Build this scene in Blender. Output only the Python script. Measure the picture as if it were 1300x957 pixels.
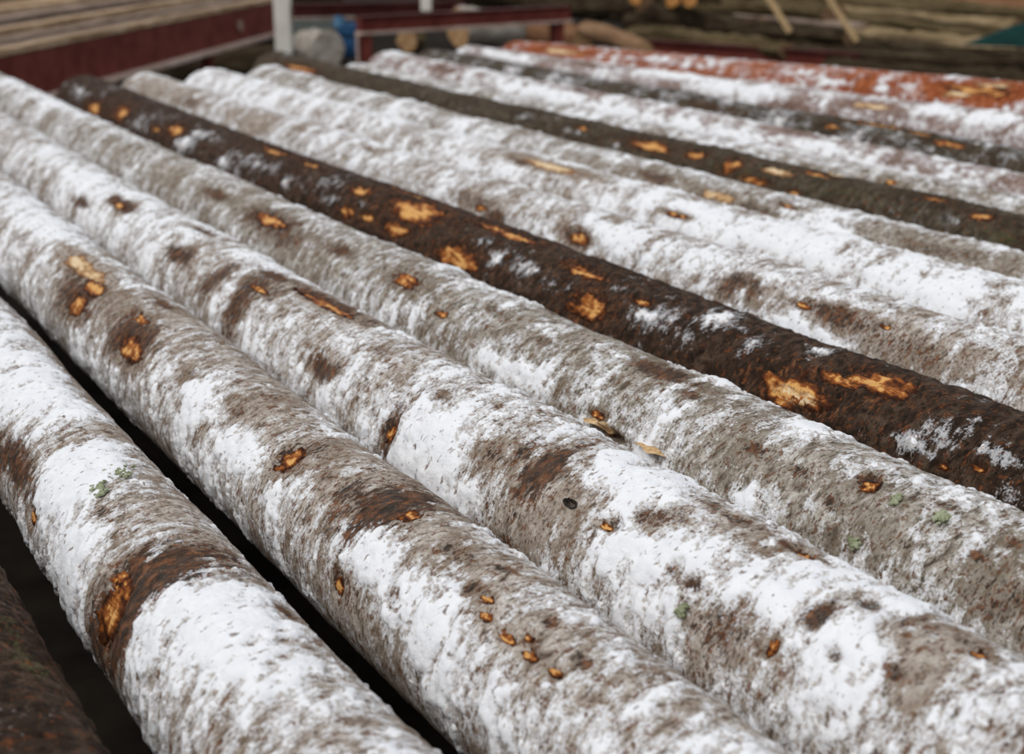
import bpy, bmesh, math, random
import numpy as np
from mathutils import Vector, Matrix

for o in list(bpy.data.objects):
    bpy.data.objects.remove(o)
SC = bpy.context.scene
COL = SC.collection
random.seed(7)

# ------------------------------------------------------------------ camera
FPX, CX, CY, HORIZON, CAMZ = 1806.0, 650.0, 433.5, -110.0, 1.0
PITCH = math.atan((CY - HORIZON) / FPX)
cam_data = bpy.data.cameras.new('camera')
cam = bpy.data.objects.new('camera', cam_data)
COL.objects.link(cam)
cam.location = (0, 0, CAMZ)
cam.rotation_euler = (math.pi / 2 - PITCH, 0, 0)
cam_data.sensor_fit = 'HORIZONTAL'
cam_data.sensor_width = 36.0
cam_data.lens = 36.0 * FPX / 1300.0
cam_data.shift_y = -(478.5 - CY) / 1300.0
cam_data.clip_start = 0.05
cam_data.dof.use_dof = True
cam_data.dof.focus_distance = 2.05
cam_data.dof.aperture_fstop = 3.8
SC.camera = cam

# ------------------------------------------------------------------ overcast sky, soft sun, exposure
world = bpy.data.worlds.new('overcast_sky')
SC.world = world
world.use_nodes = True
wn = world.node_tree
wn.nodes.clear()
wo = wn.nodes.new('ShaderNodeOutputWorld')
wb = wn.nodes.new('ShaderNodeBackground')
wtc = wn.nodes.new('ShaderNodeTexCoord')
wsep = wn.nodes.new('ShaderNodeSeparateXYZ')
wr = wn.nodes.new('ShaderNodeValToRGB')
wr.color_ramp.elements[0].position = 0.0
wr.color_ramp.elements[0].color = (0.50, 0.51, 0.54, 1)
wr.color_ramp.elements[1].position = 0.7
wr.color_ramp.elements[1].color = (0.93, 0.96, 1.0, 1)
wn.links.new(wtc.outputs['Generated'], wsep.inputs[0])
wn.links.new(wsep.outputs['Z'], wr.inputs[0])
wn.links.new(wr.outputs[0], wb.inputs['Color'])
wb.inputs['Strength'].default_value = 0.8
wn.links.new(wb.outputs[0], wo.inputs[0])
sun_data = bpy.data.lights.new('hazy_sun', 'SUN')
sun_data.energy = 1.3
sun_data.angle = math.radians(35)
sun_data.color = (1.0, 0.97, 0.93)
sun = bpy.data.objects.new('hazy_sun', sun_data)
COL.objects.link(sun)
sun.rotation_euler = Vector((0.50, 0.38, -0.75)).to_track_quat('-Z', 'Y').to_euler()
SC.view_settings.view_transform = 'Standard'
SC.view_settings.look = 'None'
SC.view_settings.gamma = 1.0
SC.view_settings.use_curve_mapping = False
SC.view_settings.exposure = 0.0

# ------------------------------------------------------------------ helpers
def at(px, py, z):
    """point at height z seen in the photograph at px, py"""
    c, s = math.cos(PITCH), math.sin(PITCH)
    k = (CY - py) / FPX
    r = Vector(((px - CX) / FPX, c + s * k, -s + c * k))
    return Vector((0, 0, CAMZ)) + r * ((z - CAMZ) / r.z)

def at_y(px, py, y):
    """point at distance y (world Y) seen in the photograph at px, py"""
    c, s = math.cos(PITCH), math.sin(PITCH)
    k = (CY - py) / FPX
    r = Vector(((px - CX) / FPX, c + s * k, -s + c * k))
    return Vector((0, 0, CAMZ)) + r * (y / r.y)

_rng = np.random.RandomState(3)
_PERM = np.tile(_rng.permutation(256), 2)
_GA = _rng.rand(256) * 2 * np.pi
_GX, _GY = np.cos(_GA), np.sin(_GA)

def perlin(x, y, seed=0):
    x = x + seed * 17.31
    y = y + seed * 5.77
    xi = np.floor(x).astype(np.int64); yi = np.floor(y).astype(np.int64)
    xf = x - xi; yf = y - yi
    xi &= 255; yi &= 255
    x1 = (xi + 1) & 255; y1 = (yi + 1) & 255
    u = xf * xf * xf * (xf * (xf * 6 - 15) + 10)
    v = yf * yf * yf * (yf * (yf * 6 - 15) + 10)
    def g(a, b, dx, dy):
        h = _PERM[_PERM[a] + b]
        return _GX[h] * dx + _GY[h] * dy
    n00 = g(xi, yi, xf, yf); n10 = g(x1, yi, xf - 1, yf)
    n01 = g(xi, y1, xf, yf - 1); n11 = g(x1, y1, xf - 1, yf - 1)
    a = n00 + u * (n10 - n00); b = n01 + u * (n11 - n01)
    return (a + v * (b - a)) * 1.5

def fbm(x, y, octaves, seed=0, gain=0.55):
    s = 0.0; amp = 1.0
    for k in range(octaves):
        s = s + amp * perlin(x * 2 ** k, y * 2 ** k, seed + k * 3)
        amp *= gain
    return s

def sstep(a, b, x):
    t = np.clip((x - a) / (b - a), 0, 1)
    return t * t * (3 - 2 * t)

def mesh_from_arrays(name, verts, quads, mats, uv=None, attrs=None, mat_idx=None, smooth=True):
    me = bpy.data.meshes.new(name)
    nv, nf, k = len(verts), len(quads), quads.shape[1]
    me.vertices.add(nv)
    me.vertices.foreach_set('co', np.ascontiguousarray(verts, dtype=np.float32).ravel())
    me.loops.add(nf * k)
    me.loops.foreach_set('vertex_index', np.ascontiguousarray(quads, dtype=np.int32).ravel())
    me.polygons.add(nf)
    me.polygons.foreach_set('loop_start', np.arange(0, nf * k, k, dtype=np.int32))
    me.polygons.foreach_set('loop_total', np.full(nf, k, dtype=np.int32))
    if mat_idx is not None:
        me.polygons.foreach_set('material_index', mat_idx.astype(np.int32))
    me.update(calc_edges=True)
    me.polygons.foreach_set('use_smooth', np.full(nf, smooth, dtype=bool))
    if uv is not None:
        l = me.uv_layers.new(name='UVMap')
        l.data.foreach_set('uv', uv[quads.ravel()].astype(np.float32).ravel())
    for key, val in (attrs or {}).items():
        a = me.attributes.new(key, 'FLOAT', 'POINT')
        a.data.foreach_set('value', val.astype(np.float32).ravel())
    for m in mats:
        me.materials.append(m)
    return me

def link(name, me, parent=None):
    o = bpy.data.objects.new(name, me)
    COL.objects.link(o)
    if parent is not None:
        o.parent = parent
        o.matrix_parent_inverse = Matrix.Translation(parent.location).inverted() if parent.parent is None else Matrix()
    return o

def bm_obj(name, bm, mat, parent=None, smooth=False):
    me = bpy.data.meshes.new(name)
    bmesh.ops.recalc_face_normals(bm, faces=bm.faces[:])
    bm.to_mesh(me); bm.free()
    for m in (mat if isinstance(mat, (list, tuple)) else [mat]):
        me.materials.append(m)
    if smooth:
        me.polygons.foreach_set('use_smooth', [True] * len(me.polygons))
    return link(name, me, parent)

def thing(name, label, cat, loc, group=None):
    o = bpy.data.objects.new(name, None)
    o.empty_display_size = 0.1
    COL.objects.link(o)
    o.location = loc
    o['label'] = label; o['category'] = cat
    if group: o['group'] = group
    return o

def tag(o, label, cat, group=None):
    o['label'] = label; o['category'] = cat
    if group: o['group'] = group
    return o

# ------------------------------------------------------------------ materials
class NT:
    def __init__(self, name):
        self.m = bpy.data.materials.new(name)
        self.m.use_nodes = True
        self.t = self.m.node_tree
        self.b = self.t.nodes['Principled BSDF']
        self.b.inputs['Roughness'].default_value = 0.8
        self.b.inputs['Specular IOR Level'].default_value = 0.12
    def n(self, kind, **kw):
        x = self.t.nodes.new('ShaderNode' + kind)
        for k, v in kw.items(): setattr(x, k, v)
        return x
    def l(self, a, b): self.t.links.new(a, b)
    def coords(self, kind='UV', scale=(1, 1, 1)):
        c = self.n('TexCoord'); mp = self.n('Mapping')
        mp.inputs['Scale'].default_value = scale
        self.l(c.outputs[kind], mp.inputs[0])
        return mp.outputs[0]
    def noise(self, vec, scale, detail=4, rough=0.55, dist=0.0):
        x = self.n('TexNoise')
        x.inputs['Scale'].default_value = scale; x.inputs['Detail'].default_value = detail
        x.inputs['Roughness'].default_value = rough; x.inputs['Distortion'].default_value = dist
        self.l(vec, x.inputs['Vector'])
        return x.outputs['Fac']
    def ramp(self, fac, stops, interp='LINEAR'):
        r = self.n('ValToRGB'); r.color_ramp.interpolation = interp
        e = r.color_ramp.elements
        while len(e) < len(stops): e.new(0.5)
        for k, (p, c) in enumerate(stops):
            e[k].position = p
            e[k].color = (c[0], c[1], c[2], 1) if isinstance(c, (tuple, list)) else (c, c, c, 1)
        self.l(fac, r.inputs[0])
        return r.outputs[0]
    def math(self, op, a, b=None, clamp=False):
        x = self.n('Math', operation=op); x.use_clamp = clamp
        for k, v in enumerate((a, b)):
            if v is None: continue
            if isinstance(v, (int, float)): x.inputs[k].default_value = v
            else: self.l(v, x.inputs[k])
        return x.outputs[0]
    def mix(self, fac, a, b):
        x = self.n('MixRGB')
        for k, v in zip((0, 1, 2), (fac, a, b)):
            if isinstance(v, (int, float)): x.inputs[k].default_value = v
            elif isinstance(v, (tuple, list)): x.inputs[k].default_value = (v[0], v[1], v[2], 1)
            else: self.l(v, x.inputs[k])
        return x.outputs[0]
    def attr(self, name):
        a = self.n('Attribute'); a.attribute_name = name
        return a.outputs['Fac']
    def bump(self, h, strength, dist):
        b = self.n('Bump')
        b.inputs['Strength'].default_value = strength; b.inputs['Distance'].default_value = dist
        self.l(h, b.inputs['Height'])
        self.l(b.outputs[0], self.b.inputs['Normal'])
    def color(self, c):
        if isinstance(c, (tuple, list)): self.b.inputs['Base Color'].default_value = (c[0], c[1], c[2], 1)
        else: self.l(c, self.b.inputs['Base Color'])

def bark_material(name, dark, mid, light, fleck, frost_amount, fleck_lo=0.60):
    k = NT(name)
    streak = k.coords('UV', (2.2, 1, 1))
    soft = k.coords('UV', (1.5, 1, 1))
    flat = k.coords('UV', (1, 1, 1))
    n1 = k.noise(soft, 34, 6, 0.68, 0.5)
    n2 = k.noise(streak, 75, 5, 0.65, 0.3)
    n3 = k.noise(flat, 8, 3, 0.5)
    nf = k.noise(flat, 260, 3, 0.65)
    col = k.ramp(n1, [(0.33, dark), (0.46, mid), (0.62, light)])
    col = k.mix(k.math('MULTIPLY', k.ramp(n3, [(0.42, 0.0), (0.62, 1.0)]), 0.6), col, tuple(c * w for c, w in zip(mid, (0.62, 0.55, 0.47))))
    # dark cracks and reddish flecks
    col = k.mix(k.math('MULTIPLY', k.ramp(n2, [(0.36, 1.0), (0.45, 0.0)]), 0.85), col, tuple(c * 0.6 for c in dark))
    nk = k.noise(soft, 58, 5, 0.65, 0.6)
    col = k.mix(k.math('MULTIPLY', k.ramp(nk, [(fleck_lo, 0.0), (fleck_lo + 0.05, 1.0)]), 0.85), col, fleck)
    col = k.mix(k.math('MULTIPLY', k.ramp(nf, [(0.30, 1.0), (0.44, 0.0)]), 0.6), col, dark)
    # inner-bark stains where the outer bark is rubbed off
    st = k.math('ADD', k.attr('stain'), k.math('MULTIPLY', k.math('SUBTRACT', n2, 0.5), 3.8))
    st = k.math('ADD', st, k.math('MULTIPLY', k.math('SUBTRACT', n1, 0.5), 1.2))
    st = k.ramp(st, [(0.42, 0.0), (0.66, 1.0)])
    stc = k.ramp(k.noise(streak, 40, 5, 0.7, 0.5), [(0.38, (0.012, 0.008, 0.006)), (0.50, (0.050, 0.024, 0.014)), (0.58, (0.15, 0.052, 0.018)), (0.68, (0.24, 0.12, 0.06))])
    col = k.mix(k.math('MULTIPLY', st, 0.92), col, stc)
    mo = k.math('ADD', k.attr('moss'), k.math('MULTIPLY', k.math('SUBTRACT', nf, 0.5), 2.0))
    col = k.mix(k.ramp(mo, [(0.50, 0.0), (0.80, 0.7)]), col, (0.10, 0.105, 0.04))
    # hoar frost clinging to the bark in specks and fine streaks
    fr = k.math('ADD', k.math('ADD', k.attr('frost'), 0.17), k.math('MULTIPLY', k.math('SUBTRACT', n2, 0.5), 1.8))
    fr = k.math('ADD', fr, k.math('MULTIPLY', k.math('SUBTRACT', nf, 0.5), 1.5))
    fr = k.math('ADD', fr, k.math('MULTIPLY', k.math('SUBTRACT', n1, 0.5), 1.3))
    frm = k.ramp(fr, [(-0.0, 0.0), (0.42, 1.0)])
    col = k.mix(k.math('MULTIPLY', frm, frost_amount), col, (0.76, 0.77, 0.80))
    # crumbs of reddish bark lying on the frost
    nk2 = k.noise(k.coords('UV', (1.3, 1, 1)), 62, 5, 0.62, 0.5)
    col = k.mix(k.math('MULTIPLY', k.ramp(nk2, [(0.585, 0.0), (0.625, 1.0)]), 0.8), col, k.ramp(nf, [(0.38, tuple(c * 0.35 for c in fleck)), (0.60, tuple(min(1, c * 1.7) for c in fleck))]))
    k.color(col)
    h = k.math('ADD', k.math('MULTIPLY', n1, 0.7), k.math('MULTIPLY', n2, 0.4))
    h = k.math('ADD', h, k.math('MULTIPLY', nf, 0.35))
    k.bump(h, 0.8, 0.006)
    return k.m

def snow_material():
    k = NT('snow')
    flat = k.coords('UV')
    n = k.noise(flat, 140, 4, 0.6)
    v = k.noise(k.coords('UV', (1.6, 1, 1)), 58, 6, 0.66, 0.4)
    n4 = k.noise(flat, 30, 3, 0.6)
    # bark crumbs caught in the crust
    crumb = k.ramp(v, [(0.595, 0.0), (0.64, 1.0)])
    col = k.ramp(n4, [(0.3, (0.80, 0.81, 0.845)), (0.6, (0.88, 0.89, 0.91))])
    thin = k.math('ADD', k.attr('thick'), k.math('MULTIPLY', k.math('SUBTRACT', n, 0.5), 2.2))
    col = k.mix(k.ramp(thin, [(0.0, 0.75), (0.34, 0.0)]), col, (0.36, 0.30, 0.25))
    col = k.mix(k.math('MULTIPLY', crumb, 0.8), col, k.ramp(n, [(0.42, (0.09, 0.045, 0.025)), (0.6, (0.27, 0.17, 0.11))]))
    k.color(col)
    k.b.inputs['Roughness'].default_value = 0.7
    k.bump(k.math('ADD', n, k.math('MULTIPLY', n4, 0.8)), 0.5, 0.005)
    return k.m

def wood_material(name, rim, mid, core):
    k = NT(name)
    n = k.noise(k.coords('UV', (0.12, 1, 1)), 260, 4, 0.7, 0.6)
    n2 = k.noise(k.coords('UV'), 70, 5, 0.65)
    f = k.math('ADD', k.attr('core'), k.math('MULTIPLY', k.math('SUBTRACT', n, 0.5), 1.1))
    f = k.math('ADD', f, k.math('MULTIPLY', k.math('SUBTRACT', n2, 0.5), 1.6))
    col = k.ramp(f, [(0.10, tuple(c * 0.3 for c in rim)), (0.42, rim), (0.80, mid), (1.0, core)])
    k.color(col)
    k.b.inputs['Roughness'].default_value = 0.6
    k.bump(k.math('ADD', n, n2), 0.8, 0.004)
    return k.m

def paint_material(name, c, c2, rough=0.55, scale=6):
    k = NT(name)
    n = k.noise(k.coords('Object'), scale, 5, 0.6)
    k.color(k.ramp(n, [(0.35, c), (0.62, c2)]))
    k.b.inputs['Roughness'].default_value = rough
    k.b.inputs['Specular IOR Level'].default_value = 0.05 if rough > 0.5 else 0.2
    k.bump(n, 0.2, 0.004)
    return k.m

def plank_material(name, a, b, c, scale=(1, 14, 14), noise=3.0):
    k = NT(name)
    n = k.noise(k.coords('Object', scale), noise, 5, 0.65, 0.4)
    k.color(k.ramp(n, [(0.32, a), (0.50, b), (0.68, c)]))
    k.b.inputs['Specular IOR Level'].default_value = 0.0
    k.bump(n, 0.5, 0.01)
    return k.m

M = {}
M['grey_bark'] = bark_material('grey_bark', (0.085, 0.055, 0.040), (0.37, 0.31, 0.255), (0.60, 0.545, 0.49), (0.14, 0.060, 0.028), 0.92, 0.575)
M['frosty_bark'] = bark_material('frosty_grey_bark', (0.065, 0.047, 0.035), (0.31, 0.27, 0.22), (0.55, 0.51, 0.455), (0.13, 0.060, 0.030), 0.88, 0.575)
M['dark_bark'] = bark_material('dark_bark', (0.008, 0.005, 0.003), (0.036, 0.021, 0.013), (0.105, 0.068, 0.046), (0.12, 0.040, 0.014), 0.6, 0.64)
M['olive_bark'] = bark_material('olive_bark', (0.014, 0.009, 0.006), (0.052, 0.039, 0.024), (0.125, 0.105, 0.072), (0.12, 0.043, 0.016), 0.55, 0.64)
M['pine_bark'] = bark_material('red_pine_bark', (0.10, 0.026, 0.010), (0.31, 0.075, 0.022), (0.50, 0.17, 0.06), (0.14, 0.05, 0.025), 0.85, 0.66)
M['pink_bark'] = bark_material('pinkish_bark', (0.10, 0.058, 0.045), (0.29, 0.20, 0.17), (0.44, 0.36, 0.33), (0.17, 0.06, 0.032), 0.85)
M['snow'] = snow_material()
M['orange_wood'] = wood_material('torn_orange_wood', (0.085, 0.024, 0.007), (0.38, 0.115, 0.022), (0.74, 0.40, 0.13))
M['pale_wood'] = wood_material('pale_bare_wood', (0.30, 0.14, 0.06), (0.66, 0.44, 0.22), (0.80, 0.62, 0.40))
M['knot'] = wood_material('knot_wood', (0.05, 0.038, 0.03), (0.17, 0.14, 0.12), (0.10, 0.08, 0.07))
M['lichen'] = paint_material('lichen', (0.15, 0.16, 0.07), (0.38, 0.41, 0.28), 0.95, 60)
M['end_grain'] = paint_material('cut_end_grain', (0.34, 0.19, 0.09), (0.52, 0.33, 0.17), 0.8, 12)
M['end_orange'] = paint_material('orange_cut_end', (0.42, 0.17, 0.05), (0.62, 0.30, 0.10), 0.8, 14)
M['red_paint'] = paint_material('red_oxide_paint', (0.11, 0.026, 0.020), (0.175, 0.046, 0.036))
M['maroon_paint'] = paint_material('maroon_paint', (0.05, 0.014, 0.012), (0.085, 0.025, 0.022))
M['cream_paint'] = paint_material('cream_paint', (0.74, 0.69, 0.61), (0.84, 0.80, 0.73))
M['pale_flange'] = paint_material('pale_flange', (0.34, 0.23, 0.18), (0.56, 0.45, 0.39))  # pale tone; on the conveyor it holds snow and daylight in the colour
M['blue_paint'] = paint_material('blue_paint', (0.018, 0.055, 0.13), (0.035, 0.10, 0.21))
M['light_blue'] = paint_material('light_blue_paint', (0.06, 0.15, 0.26), (0.12, 0.24, 0.36))
M['teal_paint'] = paint_material('teal_paint', (0.003, 0.022, 0.019), (0.006, 0.036, 0.032))
M['grey_metal'] = paint_material('grey_weathered_metal', (0.20, 0.19, 0.175), (0.33, 0.31, 0.285))
M['panel_green'] = paint_material('grey_green_panel', (0.11, 0.13, 0.12), (0.17, 0.19, 0.175))
M['dark_steel'] = paint_material('dark_steel', (0.012, 0.010, 0.009), (0.028, 0.023, 0.019), 0.9)
M['mud'] = paint_material('dark_frozen_mud', (0.008, 0.006, 0.005), (0.024, 0.018, 0.013), 1.0, 3)
M['tan_plank'] = plank_material('tan_plank', (0.14, 0.08, 0.045), (0.38, 0.26, 0.16), (0.60, 0.47, 0.34))
M['grey_plank'] = plank_material('weathered_plank', (0.08, 0.055, 0.04), (0.24, 0.175, 0.135), (0.42, 0.34, 0.28))
M['dark_slab'] = plank_material('dark_bark_slab', (0.012, 0.009, 0.006), (0.040, 0.029, 0.018), (0.105, 0.078, 0.050))
M['olive_slab'] = plank_material('olive_slab', (0.035, 0.024, 0.012), (0.095, 0.070, 0.036), (0.19, 0.145, 0.085))
M['straw_slab'] = plank_material('straw_coloured_slab', (0.12, 0.085, 0.045), (0.25, 0.18, 0.10), (0.38, 0.29, 0.18))
M['peeled'] = plank_material('peeled_tan_wood', (0.10, 0.055, 0.03), (0.24, 0.14, 0.08), (0.36, 0.24, 0.15))
M['brown_peeled'] = plank_material('brown_peeled_wood', (0.09, 0.042, 0.022), (0.19, 0.095, 0.05), (0.29, 0.17, 0.10))
M['stake'] = plank_material('yellow_stake_wood', (0.36, 0.23, 0.11), (0.52, 0.36, 0.19), (0.60, 0.45, 0.27))
M['log_pale'] = plank_material('pale_grey_log_bark', (0.20, 0.17, 0.14), (0.36, 0.32, 0.27), (0.50, 0.46, 0.40), (1, 3, 3), 5)
M['log_grey'] = plank_material('grey_log_bark', (0.09, 0.08, 0.07), (0.17, 0.155, 0.135), (0.27, 0.25, 0.225), (1, 3, 3), 5)

LOGS = {
 0: ([0.2, 0.26, 0.12, 0.112, -0.024], 6.880, [0.0, 0.0, 0.0, 0.0, 0.0, 0.0, 0.0, 0.0, 0.0, 0.0, 0.0, 0.0, 0.0, 0.0, 0.0, 0.0, 0.0, 0.0, 0.0, 0.0, 0.0]),
 1: ([0.4901, 0.688, 0.1183, 0.0986, -0.0549], 7.280, [0.0, 0.0004, 0.0003, -0.0, -0.0009, 0.0003, 0.0023, -0.0024, -0.0028, -0.0001, -0.0, -0.0, -0.0, -0.0, -0.0, -0.0, -0.0, -0.0, -0.0068, -0.0154, -0.0255]),
 2: ([0.8072, 0.9403, 0.1158, 0.1322, -0.0522], 7.280, [-0.0131, -0.0075, -0.0053, -0.0034, -0.0031, 0.0002, 0.0028, 0.0031, 0.0017, -0.0013, -0.0017, -0.0021, -0.0017, -0.0036, -0.008, -0.0048, -0.0067, -0.0097, -0.0155, -0.0202, -0.0262]),
 3: ([1.0756, 1.202, 0.1419, 0.119, -0.0519], 7.200, [-0.0144, -0.0085, -0.006, -0.0016, -0.0008, 0.0, 0.0027, 0.0031, 0.004, 0.0072, 0.0034, 0.0008, 0.0041, -0.0033, -0.0077, -0.0045, -0.0064, -0.0095, -0.0157, -0.0208, -0.0274]),
 4: ([1.368, 1.4523, 0.144, 0.1259, -0.0361], 7.718, [-0.006, -0.004, -0.0049, -0.0037, 0.0031, 0.0051, 0.0073, 0.0058, 0.0002, 0.005, -0.0017, -0.0051, -0.004, -0.0096, -0.0074, -0.0058, -0.0044, -0.0037, -0.0061, -0.0071, -0.0089]),
 5: ([1.6612, 1.7272, 0.1441, 0.1447, -0.0172], 6.715, [0.0044, 0.0018, -0.0033, -0.0058, -0.0022, 0.005, 0.007, 0.0087, 0.0051, -0.005, -0.014, -0.0165, -0.0139, -0.0173, -0.0125, -0.0077, -0.0026, 0.0025, 0.0046, 0.0086, 0.0121]),
 6: ([1.964, 2.0218, 0.1487, 0.1403, -0.0127], 6.753, [0.0061, 0.0027, -0.0002, -0.0047, -0.0036, 0.003, 0.0045, 0.0058, 0.0019, -0.0035, -0.0084, -0.0082, -0.0099, -0.0087, -0.0034, -0.0082, -0.0021, 0.0039, 0.0068, 0.0114, 0.0157]),
 7: ([2.2728, 2.3167, 0.1491, 0.1437, -0.0117], 6.712, [0.0059, 0.0026, -0.0002, -0.0049, -0.004, 0.0023, 0.0039, 0.0051, 0.0009, -0.0044, -0.0091, -0.0089, -0.0092, -0.0093, -0.0039, 0.0012, 0.0078, 0.0042, 0.0069, 0.0111, 0.0149]),
 8: ([2.5682, 2.6158, 0.1352, 0.1437, -0.0123], 6.715, [0.0048, 0.0022, 0.0001, 0.0007, 0.0023, 0.0025, 0.0041, 0.0053, 0.0009, -0.0041, 0.001, -0.0019, -0.009, -0.0094, -0.004, 0.001, 0.0095, 0.0037, 0.0059, 0.0092, 0.0121]),
 9: ([2.8563, 2.9146, 0.1416, 0.1437, -0.0124], 7.388, [0.0041, 0.0018, 0.0, 0.0007, 0.0023, 0.0024, 0.0041, 0.0053, 0.0006, -0.0042, 0.001, -0.0019, -0.009, -0.0097, -0.0043, 0.0009, 0.0094, 0.0082, 0.0055, 0.0081, 0.0101]),
 10: ([3.1457, 3.1909, 0.1367, 0.1226, -0.0115], 6.947, [0.0038, 0.0017, 0.0, 0.0005, 0.0019, 0.0018, 0.0036, 0.0048, -0.0003, -0.0049, 0.0005, -0.0024, -0.0095, -0.0103, -0.0046, 0.0008, 0.0095, 0.0086, 0.006, 0.0081, 0.0098]),
 11: ([3.4231, 3.4667, 0.1288, 0.1416, -0.0135], 7.133, [0.0021, 0.0009, 0.0, 0.0008, 0.0025, 0.0027, 0.0076, 0.0105, 0.001, -0.0035, 0.0019, -0.0012, -0.0084, -0.0097, -0.0042, 0.0008, 0.0091, 0.0085, 0.0047, 0.0053, 0.0057]),
 12: ([3.7061, 3.7596, 0.1432, 0.14, -0.0137], 7.158, [0.0015, 0.0006, 0.0, 0.0007, 0.0025, 0.0027, 0.0077, 0.0106, 0.0011, -0.0033, 0.002, -0.001, -0.0083, -0.0098, -0.0042, 0.0008, 0.009, 0.0083, 0.0045, 0.0045, 0.0044]),
 13: ([4.0429, 4.0499, 0.185, 0.1395, -0.0125], 7.267, [0.0012, 0.0003, 0.0, 0.0003, 0.002, 0.0022, 0.0072, 0.0137, 0.0192, 0.0176, 0.0079, -0.0014, -0.0085, -0.0101, -0.0015, 0.0044, 0.0092, 0.0088, 0.0051, 0.0051, 0.0049]),
 14: ([4.4739, 4.3479, 0.2382, 0.1483, -0.0106], 7.228, [0.0015, 0.0002, 0.0, 0.0, 0.0012, 0.0012, 0.0061, 0.0126, 0.0187, 0.0193, 0.0134, 0.0047, -0.0092, -0.0106, -0.0016, 0.0045, 0.0097, 0.0097, 0.0064, 0.0068, 0.0071]),
}
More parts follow.
